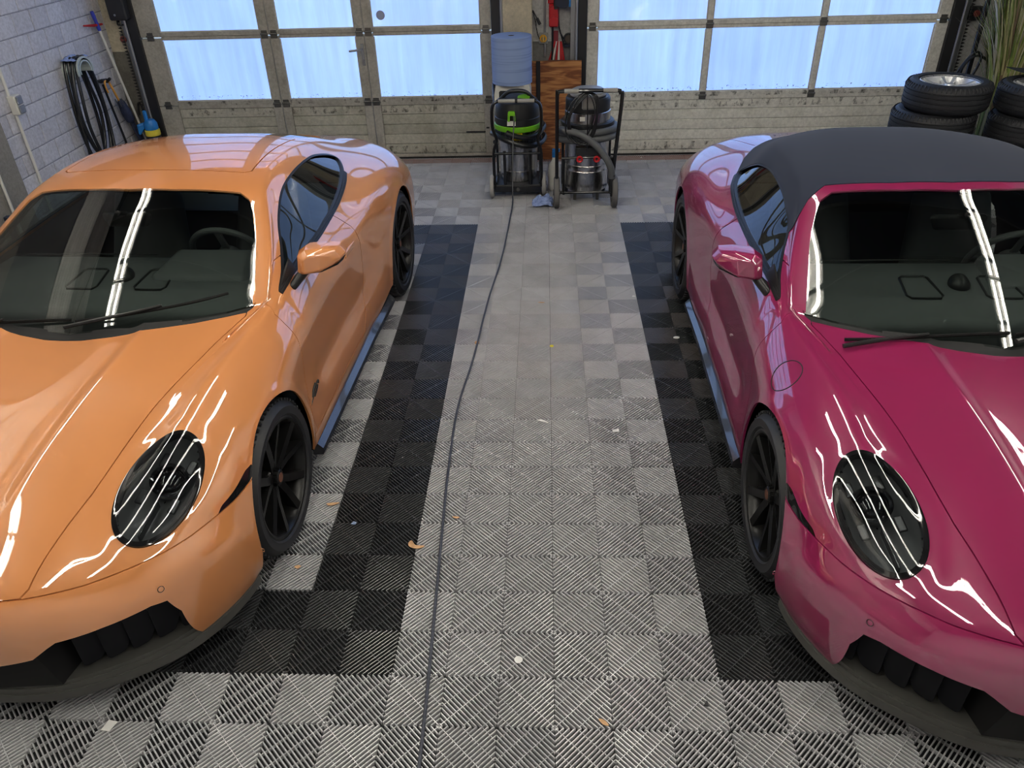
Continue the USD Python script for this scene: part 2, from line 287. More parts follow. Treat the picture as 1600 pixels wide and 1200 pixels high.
# the two sectional gates
def gate(name, label, x0, x1, mull, wicket, FR, BO, edge):
    """x0..x1 outer width; mull: list of (left, right) widths of the uprights between panes; panels of frosted glass above ribbed boards."""
    g = thing(name, label, 'gate', kind='structure'); Y0, Y1 = 6.245, 6.30
    uprights = [(x0, x0+edge[0])]+mull+[(x1-edge[1], x1)]
    fields = [(uprights[k][1], uprights[k+1][0]) for k in range(len(uprights)-1)]
    zs = [.60+.648*k for k in range(6)]
    split = [fields] if not wicket else [fields]
    # boards of the bottom section
    spans = fields if wicket else [(x0+.02, x1-.02)]
    for a, b in spans:
        zz = [.055, .155, .255, .355, .455, .545]
        for k in range(5): part(g, 'board', box(a, b, Y0+.006, Y1, zz[k]+.0015, zz[k+1]-.0015, .004), BO[k % 3], smooth=False)
    part(g, 'bottom_rail', box(x0, x1, Y0+.002, Y1, .018, .052, .004), FR); part(g, 'bottom_seal', box(x0, x1, Y0+.006, Y1-.01, -.016, .020, .006), M_rubber)
    for lo, hi in uprights:
        wide = hi-lo > .1 and (lo, hi) in mull
        for j in range(6):
            z0, z1 = (.05, .575) if j == 0 else (zs[j-1]-.019, zs[j]-.035)
            if not wicket and (lo, hi) in mull and j == 0: continue
            if wide:
                m_ = (lo+hi)/2
                part(g, 'upright', box(lo, m_-.004, Y0-.004, Y1, z0, z1, .003), FR); part(g, 'upright', box(m_+.004, hi, Y0-.004, Y1, z0, z1, .003), FR)
                part(g, 'gap_strip', box(m_-.004, m_+.004, Y0+.004, Y1, z0, z1), M_steel)
            else: part(g, 'upright', box(lo, hi, Y0-.004, Y1, z0, z1, .003), FR)
    for j in range(5):
        zb, zt = zs[j]+.018, zs[j]+.648-.046-.004
        for a, b in fields:
            part(g, 'rail', box(a, b, Y0, Y1, zs[j]-(.053 if j == 0 else .018), zs[j]+.020, .003), FR); part(g, 'rail', box(a, b, Y0, Y1, zs[j]+.648-.050, zs[j]+.648-.020, .003), FR)
            part(g, 'pane', box(a+.001, b-.001, Y0+.018, Y0+.034, zs[j]+.020, zs[j]+.598), M_pane if (j+int(a*7)) % 2 else M_pane2)
            part(g, 'pane_bead', cat_(box(a, b, Y0+.010, Y0+.018, zs[j]+.020, zs[j]+.030), box(a, a+.010, Y0+.010, Y0+.018, zs[j]+.03, zs[j]+.59), box(b-.010, b, Y0+.010, Y0+.018, zs[j]+.03, zs[j]+.59)), look('bead', base_color=(.55,.53,.47), roughness=.4))
        for lo, hi in uprights:
            xs = [lo+(hi-lo)*.25, lo+(hi-lo)*.75] if (hi-lo > .1 and (lo, hi) in mull) else [(lo+hi)/2]
            if j > 1: continue
            for x in xs:
                part(g, 'hinge', cat_(box(x-.033, x+.033, Y0-.014, Y0-.002, zs[j]-.05, zs[j]-.012, .002), box(x-.028, x+.028, Y0-.014, Y0-.002, zs[j]-.008, zs[j]+.022, .002), moved(cyl(.009, -.036, .036, 10, 'x'), (x, Y0-.014, zs[j]-.010))), M_hinge)
    # grime along the lower rail and the foot
    for a, b in fields:
        part(g, 'grime', box(a, b, Y0-.0012, Y0-.0004, zs[0]-.02, zs[0]+.02), M_grime); part(g, 'grime', box(a, b, Y0+.003, Y0+.005, .05, .135), M_grime); part(g, 'grime', box(a, b, Y0+.0035, Y0+.0052, .475, .545), M_grime)
        part(g, 'grime', box(a, b, Y0+.0165, Y0+.0175, zs[0]+.02, zs[0]+.075), look('grime_fine', {'t': ('geometry', {}), 'n': ('noise_texture', {'scale': 45, 'detail': 6, 'roughness': .7}), 'r': ('rgb_ramp', {'ramp': [(.60, (0,0,0)), (.68, (.8,.8,.8))]}),
            'a': ('transparent_bsdf', {}), 'b': ('principled_bsdf', {'base_color': (.05,.06,.08), 'roughness': .8}), 'x': ('mix_closure', {})}, [('t.position', 'n.vector'), ('n.fac', 'r.fac'), ('r.color', 'x.fac'), ('a.BSDF', 'x.closure1'), ('b.BSDF', 'x.closure2')], 'x.closure'))
    return g
g1 = gate('door_1', 'left sectional gate with frosted panes and a wicket door', -3.98, -.545, [(-2.795,-2.612),(-1.863,-1.690)], True, M_frame, M_board, (.20,.10))
h_ = part(g1, 'handle_plate', box(-1.823, -1.795, 6.232, 6.242, .93, 1.13, .003), M_steel)
part(g1, 'handle_lever', tube(spline([(-1.81,6.24,1.085),(-1.81,6.19,1.085),(-1.83,6.185,1.083),(-1.93,6.185,1.073)], 5), .010, 10), M_steel)
part(g1, 'lock_cylinder', moved(cyl(.013, -.02, .0, 14, 'y'), (-1.809, 6.235, .975)), M_steel)
part(g1, 'sticker', moved(cyl(.042, 0, .0015, 32, 'y'), (-1.60, 6.262, 1.375)), look('sticker', base_color=(.35,.40,.58), roughness=.5), 'round grey sticker on the pane')
part(g1, 'scuff', cat_(box(-.63,-.60,6.2385,6.2405,.30,.315), box(-.84,-.64,6.2385,6.2405,.262,.275)), M_rubber)
gate('door_2', 'right sectional gate with frosted panes over light ribbed boards', .372, 3.745, [(1.505,1.555),(2.565,2.615)], False, M_framer, M_boardr, (.105,.11))
# guide tracks with their toothed seals
def track(x, side, teeth, label):
    t = thing('trim', label, 'guide track', (x, 6.21, 0), kind='structure')
    part(t, 'channel', box(-.055, .055, .0, .06, -.01, 3.95, .004), M_track); part(t, 'edge', moved(cyl(.014, 0, 3.9, 12), (side*-.045, -.012, 0)), M_steel)
    part(t, 'flange', box(min(-.10*side, -.055*side), max(-.10*side, -.055*side), .02, .05, -.01, 3.95, .002), M_steel)
    if teeth:
        v = []
        for k in range(52):
            z = .20+k*.030; v.append(Manifold.extrude(poly([(0,0),(.035*-side,.013),(0,.026)]), .004).transform(np.array([[1,0,0,-.098*side],[0,0,1,-.002],[0,1,0,z]], float)))
        part(t, 'toothed_seal', cat_(*v), M_rubber, kind='stuff')
USED[('/World', 'trim')] = 2
track(-4.03, 1, True, 'guide track with toothed seal left of the left gate'); track(-.485, -1, False, 'black guide track right of the left gate'); track(.315, 1, False, 'black guide track left of the right gate'); track(3.80, -1, True, 'guide track with toothed seal right of the right gate')
# ---------------------------------------------------------------- car body surface
DEF8, DEF9 = (.58, .40), None
def net(cab=False):
    R = []
    def row(*p): R.append([list(map(float, q)) for q in p])
    # columns: centre, inner, edge, rail, mid, crest/belt, shoulder, waist, low door, sill, sill bottom   (x forward, y left, z up)
    row((.96,0,.15),(.945,.3,.15),(.89,.47,.15),(.83,.58,.15),(.76,.67,.15),(.68,.75,.15),(.56,.82,.15),(.46,.855,.15),(.41,.868,.15),(.38,.872,.15),(.36,.872,.15))
    row((1.0,0,.25),(.985,.3,.25),(.93,.48,.25),(.87,.60,.25),(.79,.69,.25),(.71,.765,.25),(.58,.84,.25),(.47,.88,.24),(.41,.892,.22),(.38,.894,.20),(.36,.892,.18))
    row((1.02,0,.40),(1.005,.3,.40),(.955,.475,.40),(.90,.59,.40),(.82,.685,.40),(.73,.765,.40),(.60,.845,.40),(.48,.89,.37),(.42,.902,.32),(.385,.903,.26),(.36,.90,.21))
    row((1.02,0,.53),(1.0,.3,.53),(.95,.465,.52),(.895,.57,.51),(.825,.66,.50),(.735,.74,.50),(.61,.825,.50),(.49,.885,.46),(.43,.906,.39),(.39,.908,.31),(.36,.905,.24))
    row((.985,0,.615),(.965,.28,.61),(.91,.435,.605),(.86,.535,.59),(.79,.625,.58),(.71,.705,.57),(.60,.785,.565),(.485,.86,.535),(.43,.90,.44),(.39,.91,.34),(.36,.908,.25))
    row((.89,0,.67),(.87,.27,.668),(.825,.44,.66),(.78,.535,.645),(.72,.615,.64),(.645,.69,.635),(.56,.77,.62),(.46,.85,.58),(.42,.895,.48),(.39,.91,.36),(.36,.908,.26))
    row((.72,0,.735),(.70,.27,.735),(.665,.45,.715),(.62,.545,.70),(.575,.625,.705),(.525,.70,.70),(.465,.785,.665),(.405,.865,.615),(.385,.902,.49),(.375,.91,.37),(.36,.908,.26))
    row((.50,0,.795),(.48,.275,.797),(.46,.475,.769),(.43,.56,.760),(.395,.63,.772),(.36,.705,.782),(.33,.805,.73),(.31,.88,.65),(.31,.908,.51),(.32,.913,.38),(.33,.91,.26))
    row((.22,0,.857),(.20,.285,.861),(.19,.535,.834),(.17,.60,.832),(.15,.655,.836),(.13,.725,.838),(.12,.838,.788),(.12,.892,.70),(.13,.912,.55),(.14,.915,.40),(.14,.91,.26))
    row((-.02,0,.884),(-.04,.295,.890),(-.07,.595,.864),(-.09,.64,.863),(-.10,.69,.864),(-.11,.745,.861),(-.11,.848,.812),(-.11,.897,.73),(-.10,.910,.56),(-.10,.910,.40),(-.10,.902,.24))
    row((-.15,0,.893),(-.18,.30,.902),(-.32,.655,.890),(-.36,.70,.888),(-.385,.74,.886),(-.40,.785,.876),(-.39,.855,.826),(-.38,.883,.735),(-.36,.888,.54),(-.36,.895,.32),(-.36,.885,.20))
    row((-.20,0,.897),(-.235,.30,.906),(-.45,.695,.908),(-.52,.748,.916),(-.54,.765,.908),(-.56,.795,.890),(-.56,.845,.84),(-.55,.874,.75),(-.55,.872,.53),(-.55,.89,.30),(-.55,.88,.19))
    row((-.25,0,.924),(-.285,.298,.930),(-.49,.697,.932),(-.56,.742,.931),(-.58,.763,.918),(-.60,.797,.894),(-.61,.845,.846),(-.61,.872,.757),(-.61,.869,.53),(-.61,.888,.295),(-.61,.877,.186))
    row((-.38,0,1.0),(-.415,.29,1.003),(-.60,.690,.985),(-.66,.728,.968),(-.68,.757,.945),(-.70,.80,.907),(-.72,.845,.855),(-.73,.870,.765),(-.73,.865,.53),(-.73,.887,.29),(-.73,.875,.18))
    row((-.60,0,1.115),(-.63,.28,1.112),(-.775,.650,1.075),(-.83,.692,1.046),(-.86,.740,1.0),(-.88,.803,.919),(-.90,.848,.86),(-.92,.868,.77),(-.92,.862,.53),(-.92,.885,.29),(-.92,.872,.18))
    row((-.79,0,1.205),(-.815,.265,1.2),(-.93,.600,1.155),(-.985,.650,1.119),(-1.02,.719,1.04),(-1.05,.804,.93),(-1.07,.85,.865),(-1.07,.868,.775),(-1.07,.860,.53),(-1.07,.884,.29),(-1.07,.871,.18))
    c8 = lambda x, y=.862: ((x,y,.53),(x,.886,.29),(x,.872,.18))
    if not cab:
        row((-.935,0,1.262),(-.955,.25,1.257),(-1.05,.555,1.217),(-1.10,.619,1.173),(-1.15,.706,1.07),(-1.2,.806,.936),(-1.22,.852,.87),(-1.22,.870,.78),*c8(-1.22,.861))
        row((-1.15,0,1.29),(-1.17,.25,1.285),(-1.22,.50,1.255),(-1.27,.588,1.218),(-1.33,.69,1.09),(-1.38,.804,.943),(-1.40,.856,.875),(-1.40,.876,.785),*c8(-1.40,.866))
        row((-1.40,0,1.30),(-1.41,.25,1.295),(-1.45,.485,1.265),(-1.49,.578,1.225),(-1.53,.68,1.095),(-1.58,.795,.953),(-1.60,.862,.88),(-1.60,.889,.785),*c8(-1.60,.878))
        row((-1.72,0,1.28),(-1.72,.25,1.275),(-1.74,.475,1.245),(-1.76,.565,1.20),(-1.79,.665,1.085),(-1.82,.77,.967),(-1.84,.865,.89),(-1.85,.905,.79),(-1.85,.905,.56),(-1.85,.905,.33),(-1.85,.89,.20))
        row((-2.05,0,1.222),(-2.05,.25,1.217),(-2.05,.455,1.187),(-2.05,.54,1.147),(-2.06,.635,1.06),(-2.07,.735,.975),(-2.09,.85,.903),(-2.10,.917,.79),(-2.10,.925,.60),(-2.10,.92,.42),(-2.10,.905,.24))
        row((-2.40,0,1.13),(-2.40,.25,1.125),(-2.40,.435,1.095),(-2.40,.515,1.063),(-2.40,.60,1.012),(-2.40,.705,.955),(-2.40,.830,.90),(-2.40,.918,.79),(-2.40,.93,.60),(-2.40,.925,.42),(-2.40,.91,.25))
        row((-2.75,0,1.02),(-2.75,.25,1.015),(-2.75,.42,.99),(-2.75,.50,.966),(-2.75,.585,.938),(-2.75,.685,.905),(-2.75,.795,.86),(-2.75,.893,.76),(-2.75,.915,.60),(-2.75,.91,.42),(-2.75,.895,.25))
    else:
        row((-.94,0,1.262),(-.96,.25,1.257),(-1.04,.565,1.22),(-1.08,.632,1.174),(-1.13,.712,1.07),(-1.2,.806,.936),(-1.22,.852,.87),(-1.22,.870,.78),*c8(-1.22,.861))
        row((-1.12,0,1.29),(-1.13,.25,1.287),(-1.19,.525,1.262),(-1.24,.615,1.22),(-1.32,.70,1.09),(-1.38,.804,.943),(-1.40,.856,.875),(-1.40,.876,.785),*c8(-1.40,.866))
        row((-1.40,0,1.308),(-1.41,.25,1.304),(-1.45,.505,1.276),(-1.49,.60,1.228),(-1.53,.69,1.095),(-1.58,.795,.948),(-1.60,.862,.88),(-1.60,.889,.785),*c8(-1.60,.878))
        row((-1.75,0,1.288),(-1.75,.25,1.283),(-1.76,.49,1.25),(-1.78,.585,1.20),(-1.80,.675,1.09),(-1.82,.765,.962),(-1.84,.865,.89),(-1.85,.905,.79),(-1.85,.905,.56),(-1.85,.905,.33),(-1.85,.89,.20))
        row((-2.08,0,1.222),(-2.08,.25,1.216),(-2.06,.455,1.18),(-2.06,.545,1.13),(-2.06,.63,1.04),(-2.07,.725,.965),(-2.09,.85,.903),(-2.10,.917,.79),(-2.10,.925,.60),(-2.10,.92,.42),(-2.10,.905,.24))
        row((-2.42,0,1.105),(-2.42,.25,1.098),(-2.40,.42,1.062),(-2.40,.50,1.03),(-2.40,.59,.99),(-2.40,.70,.950),(-2.40,.830,.90),(-2.40,.918,.79),(-2.40,.93,.60),(-2.40,.925,.42),(-2.40,.91,.25))
        row((-2.75,0,1.0),(-2.75,.25,.996),(-2.75,.42,.975),(-2.75,.50,.957),(-2.75,.585,.932),(-2.75,.685,.902),(-2.75,.795,.86),(-2.75,.893,.76),(-2.75,.915,.60),(-2.75,.91,.42),(-2.75,.895,.25))
    row((-3.10,0,.92),(-3.10,.25,.915),(-3.10,.41,.90),(-3.10,.49,.885),(-3.10,.565,.865),(-3.10,.65,.84),(-3.10,.745,.795),(-3.10,.843,.69),(-3.10,.875,.56),(-3.10,.875,.42),(-3.10,.86,.27))
    row((-3.36,0,.845),(-3.35,.25,.843),(-3.32,.42,.835),(-3.29,.50,.825),(-3.26,.57,.81),(-3.23,.63,.79),(-3.19,.71,.745),(-3.16,.80,.65),(-3.14,.838,.53),(-3.13,.845,.41),(-3.13,.835,.28))
    row((-3.46,0,.78),(-3.45,.25,.78),(-3.42,.42,.77),(-3.39,.50,.765),(-3.36,.56,.75),(-3.32,.62,.73),(-3.27,.69,.69),(-3.22,.765,.61),(-3.19,.81,.51),(-3.17,.825,.40),(-3.16,.82,.28))
    row((-3.49,0,.62),(-3.48,.25,.62),(-3.46,.42,.62),(-3.44,.50,.61),(-3.41,.57,.60),(-3.37,.64,.59),(-3.31,.71,.57),(-3.25,.77,.53),(-3.21,.81,.47),(-3.19,.825,.39),(-3.17,.82,.28))
    row((-3.51,0,.42),(-3.50,.25,.42),(-3.48,.42,.42),(-3.46,.50,.42),(-3.43,.57,.42),(-3.39,.64,.42),(-3.32,.71,.41),(-3.26,.765,.40),(-3.22,.80,.37),(-3.20,.815,.33),(-3.18,.81,.27))
    row((-3.44,0,.22),(-3.43,.25,.22),(-3.41,.42,.22),(-3.39,.50,.22),(-3.36,.57,.22),(-3.32,.64,.22),(-3.27,.70,.22),(-3.23,.745,.22),(-3.20,.775,.22),(-3.19,.785,.22),(-3.18,.785,.22))
    for r in R:                                      # the broad shoulder over the front wings and doors
        x = r[7][0]; w = min(max((.32-x)/.25, 0), 1)*min(max((x+1.75)/.35, 0), 1)
        r[6][2] -= .036*w; r[6][1] += .003*w; r[7][2] -= .048*w; r[7][1] += .002*w
    return np.array(R)

def bspline(cv, us, vs):
    """cv: rows x cols x 3 control points of a uniform cubic B-spline, mirrored about y = 0 at column 0."""
    def basis(t):
        return np.stack([(1-t)**3, 3*t**3-6*t**2+4, -3*t**3+3*t**2+3*t+1, t**3], -1) / 6
    top, bot = 2*cv[:1]-cv[1:2], 2*cv[-1:]-cv[-2:-1]
    c = np.concatenate([top, cv, bot], 0)
    mir = c[:, 1:2] * [1, -1, 1]
    c = np.concatenate([mir, c, 2*c[:, -1:]-c[:, -2:-1]], 1)
    def mat_(n, s):
        i = np.clip(np.floor(s).astype(int), 0, n-2); b = basis(s-i)
        B = np.zeros((len(s), n+2))
        for k in range(4): B[np.arange(len(s)), i+k] += b[:, k]
        return B
    return np.einsum('ar,rcd,bc->abd', mat_(cv.shape[0], us), c, mat_(cv.shape[1], vs))

def sstep(t):
    t = np.clip(t, 0, 1); return t*t*(3-2*t)

def grid_normals(G):
    du, dv = np.gradient(G, axis=0), np.gradient(G, axis=1)
    dv[:, 0] = dv[:, 0]*[0, 1, 0]; du[:, 0] = du[:, 0]*[1, 0, 1]
    n = np.cross(dv, du); n /= np.linalg.norm(n, axis=2, keepdims=True)
    return n

def body_surface(cab, step=.013):
    N = net(cab); cv = N.copy()
    u0, v0 = np.arange(N.shape[0]), np.arange(N.shape[1])
    for _ in range(3): cv += N - bspline(cv, u0, v0)
    L = np.linalg.norm(np.diff(N, axis=0), axis=2).mean(1); us = np.concatenate([k+np.arange(m)/m for k, m in enumerate(np.maximum(2, np.ceil(L/step)).astype(int))]+[[N.shape[0]-1]])
    L = np.linalg.norm(np.diff(N, axis=1), axis=2)[4:26].max(0)*.7; vs = np.concatenate([k+np.arange(m)/m for k, m in enumerate(np.maximum(3, np.ceil(L/step)).astype(int))]+[[N.shape[1]-1]])
    G = bspline(cv, us, vs); n = grid_normals(G)
    x, y, z = G[..., 0], G[..., 1], G[..., 2]
    # the two raised lines along the bonnet
    yr = .305 - .05*sstep((x+.2)/.9); d = y - yr
    fade = sstep((.80-x)/.35) * sstep((x+.60)/.25) * (z > .6) * (x > -.5)
    h = .010*np.where(d > 0, np.exp(-np.maximum(d, 0)/.085), sstep(1+d/.035)) * fade * (y < .62)
    # lips of the wheel arches
    for cx, cz, r in ((0, .345, .372), (-2.45, .358, .392)):
        q = np.hypot(x-cx, z-cz)-r
        h = h + .006*np.exp(-(np.maximum(q, 0)/.03)**2)*(y > .8)
    # flared collar round the headlights
    hc, e1, e2, hn = headlight_frame(); w = np.abs(G*[1, 1, 1]-hc); d3 = G-hc
    rho = np.hypot(d3@e1/.22, d3@e2/.12)
    h = h + (.0022*np.exp(-((rho-1.22)/.17)**2) + .013*np.clip(1-rho**2, 0, 1))*(np.abs(d3@hn) < .12)
    # hollow along the lower door
    h = h - .012*np.exp(-((z-.45)/.07)**2)*sstep((x+1.75)/.3)*sstep((-.5-x)/.2)*(y > .8)
    G = G + n*h[..., None]
    return G, grid_normals(G)

def thick(G, n, t0, t1):
    """A closed Manifold between the surface pushed by t0 and by t1 along its normals; the outer normals travel along as properties."""
    a, b = G.shape[:2]
    A, B = (G+n*t0).reshape(-1, 3), (G+n*t1).reshape(-1, 3)
    i = np.arange(a*b).reshape(a, b)
    q = lambda i: np.concatenate([np.stack([i[:-1,:-1], i[1:,:-1], i[1:,1:]], -1).reshape(-1,3), np.stack([i[:-1,:-1], i[1:,1:], i[:-1,1:]], -1).reshape(-1,3)])
    F = q(i); m = a*b
    edge = np.concatenate([i[:, 0], i[-1, 1:], i[-2::-1, -1], i[0, -2:0:-1]])
    e2 = np.roll(edge, -1)
    S = np.concatenate([np.stack([edge, edge+m, e2+m], -1), np.stack([edge, e2+m, e2], -1)])
    faces = np.concatenate([F, F[:, ::-1]+m, S])
    props = np.concatenate([np.hstack([A, n.reshape(-1,3)]), np.hstack([B, -n.reshape(-1,3)])])
    M = Manifold(Mesh(np.ascontiguousarray(props, np.float32), np.ascontiguousarray(faces, np.uint32)))
    if M.volume() < 0 or M.is_empty():
        M = Manifold(Mesh(np.ascontiguousarray(props, np.float32), np.ascontiguousarray(faces[:, ::-1], np.uint32)))
    return M

def prism_top(c, z0=-.5, z1=2.): return Manifold.extrude(c, z1-z0).translate((0, 0, z0))
def prism_side(c, y0=.3, y1=1.3):
    # polygon in (x, z), extruded along y
    return Manifold.extrude(c, y1-y0).transform(np.array([[1,0,0,0],[0,0,-1,y1],[0,1,0,0]], float))
def prism_front(c, x0=.2, x1=1.3):
    # polygon in (y, z), extruded along x
    return Manifold.extrude(c, x1-x0).transform(np.array([[0,0,1,x0],[1,0,0,0],[0,1,0,0]], float))
def smooth_poly(pts, n=6):
    """Closed Catmull-Rom through the points."""
    p = np.asarray(pts, float); out = []
    for k in range(len(p)):
        a, b, c, d = p[k-1], p[k], p[(k+1) % len(p)], p[(k+2) % len(p)]
        for t in np.arange(n)/n:
            out.append(.5*((2*b)+(c-a)*t+(2*a-5*b+4*c-d)*t*t+(3*b-a-3*c+d)*t**3))
    return np.array(out)
def round_poly(pts, r, n=5):
    """Corners of the polygon rounded; r: one radius or one for each corner."""
    p = np.asarray(pts, float); out = []; rr = np.broadcast_to(r, (len(p),))
    for k in range(len(p)):
        a, b, c = p[k-1], p[k], p[(k+1) % len(p)]
        u, v = a-b, c-b; lu, lv = np.linalg.norm(u), np.linalg.norm(v); d = min(rr[k], .45*lu, .45*lv)
        if d <= 0: out.append(b); continue
        s, e = b+u/lu*d, b+v/lv*d
        for t in np.linspace(0, 1, n): out.append((1-t)**2*s+2*t*(1-t)*b+t*t*e)
    return np.array(out)
def shaded(M):
    """(vertices, faces, normals) of a Manifold that carries normals; cut faces are flat."""
    m = M.to_mesh(); vp, f = np.asarray(m.vert_properties, float), np.asarray(m.tri_verts, int)
    v = vp[:, :3]; n = vp[:, 3:6] if vp.shape[1] >= 6 else np.zeros_like(v)
    tri = v[f]; fn = np.cross(tri[:, 1]-tri[:, 0], tri[:, 2]-tri[:, 0]); ar = np.linalg.norm(fn, axis=1)
    f = f[ar > 1e-12]; fn = fn[ar > 1e-12]/ar[ar > 1e-12][:, None]
    cn = n[f]; ln = np.linalg.norm(cn, axis=2, keepdims=True)
    bad = (ln[..., 0] < .5) | (np.einsum('fkd,fd->fk', cn, fn) < .2)
    cn = np.where(bad[..., None], fn[:, None], cn/np.maximum(ln, 1e-9))
    key = np.round(np.hstack([v[f].reshape(-1, 3), cn.reshape(-1, 3)]), 5)
    key, inv = np.unique(key, axis=0, return_inverse=True)
    nn = key[:, 3:]; nn = nn/np.maximum(np.linalg.norm(nn, axis=1, keepdims=True), 1e-9)
    return key[:, :3], inv.reshape(-1, 3), nn
def mirrored(s):
    v, f, n = s; return v*[1,-1,1], f[:, ::-1], n*[1,-1,1]
def joined(*ss):
    vs, fs, ns, k = [], [], [], 0
    for v, f, n in ss: vs.append(v); fs.append(f+k); ns.append(n); k += len(v)
    return np.concatenate(vs), np.concatenate(fs), np.concatenate(ns)

def windscreen_surface(cab):
    """The glass alone: a clean curved sheet through the screen's edges (half, y >= 0)."""
    N = net(cab)[11:17].copy(); s = np.linspace(0, 1.06, 40)
    c0, c2 = N[:, 0], N[:, 2]
    for c in (c0, c2):
        for a in (1, 2): c[:, a] = np.polyval(np.polyfit(c[:, 0], c[:, a], 2), c[:, 0])
    k = 4; c0 = np.vstack([2*c0[0]-c0[1], c0, 2*c0[-1]-c0[-2]]); c2 = np.vstack([2*c2[0]-c2[1], c2, 2*c2[-1]-c2[-2]])
    c0, c2 = spline(c0, 10), spline(c2, 10)
    G = np.stack([c0[:, None, 0]+(c2-c0)[:, None, 0]*s**2, c2[:, None, 1]*s, c0[:, None, 2]+(c2-c0)[:, None, 2]*s**2], -1)[5:-4]
    return G, grid_normals(G)
# ---------------------------------------------------------------- the two sports cars
GAP = .0021
REAR = [(-.170,0),(-.172,.08),(-.198,.20),(-.238,.315),(-.318,.50),(-.372,.60),(-.425,.69)]
HOOD = [(-.170,-.2)]+REAR+[(-.40,.693),(-.345,.674),(-.21,.636),(.0,.592),(.2,.551),(.4,.515),(.57,.487),(.68,.463),(.80,.44),(.895,.424),(.922,.405),(.936,.36),(.95,.28),(.962,.15),(.968,0),(.968,-.2)]
BUMP = [(1.2,.632),(.965,.622),(.92,.606),(.84,.588),(.76,.579),(.67,.570),(.58,.566),(.46,.567),(.36,.572),(.2,.58),(.2,0),(1.2,0)]
WSCR = [(-.215,-.2),(-.215,0),(-.25,.25),(-.33,.46),(-.41,.61),(-.470,.702),(-.60,.676),(-.78,.636),(-.93,.584),(-.995,.553),(-1.025,.50),(-1.00,.38),(-.965,.22),(-.945,0),(-.945,-.2)]
COWL = [(-.170,-.2)]+REAR+[(-.455,.706),(-.485,.712),(-.470,.700),(-.41,.61),(-.33,.46),(-.25,.25),(-.215,0),(-.215,-.2)]
INTAKE = [(-.2,.374),(.0,.374),(.30,.378),(.40,.390),(.452,.428),(.48,.445),(.60,.447),(.715,.440),(.750,.425),(.768,.345),(.766,.205),(.768,.0),(-.2,0)]
DLO = [(-.60,.914),(-.75,.934),(-.95,.944),(-1.20,.952),(-1.60,.972),(-1.90,.992),(-2.08,1.012),(-2.165,1.035),(-2.13,1.07),(-2.0,1.115),(-1.8,1.163),(-1.55,1.188),(-1.33,1.185),(-1.16,1.158),(-1.0,1.098),(-.85,1.020),(-.72,.958)]
DLOCAB = [(-.60,.914),(-.75,.934),(-.95,.944),(-1.20,.950),(-1.60,.962),(-1.85,.972),(-1.99,.983),(-2.03,1.0),(-1.99,1.035),(-1.88,1.085),(-1.74,1.135),(-1.55,1.168),(-1.33,1.170),(-1.16,1.15),(-1.0,1.098),(-.85,1.020),(-.72,.958)]
DOORF = [(-.40,.0),(-.40,.255),(-.44,.53),(-.462,.66),(-.468,.75),(-.458,.83),(-.462,.875),(-.50,.905),(-.545,.9215),(-.50,.928)]
def headlight_frame():
    n = np.array([.36,.28,.89]); n /= np.linalg.norm(n); e1 = np.array([-.93,.15,.33]); e1 -= n*(n@e1); e1 /= np.linalg.norm(e1)
    return np.array([.492,.681,.700]), e1, np.cross(n, e1), n
def headlight_prism(grow, depth0=-.12, depth1=.15):
    c, e1, e2, n = headlight_frame(); t = np.linspace(0, 2*np.pi, 72, endpoint=False)
    cs = CrossSection([np.c_[(.22+grow)*np.cos(t), (.12+grow)*np.sin(t)]])
    T = np.zeros((3, 4)); T[:, 0], T[:, 1], T[:, 2] = e1, e2, n; T[:, 3] = c+n*depth0
    return Manifold.extrude(cs, depth1-depth0).transform(T)
def circle(cx, cz, r, k=64):
    t = np.linspace(0, 2*np.pi, k, endpoint=False); return np.c_[cx+r*np.cos(t), cz+r*np.sin(t)]

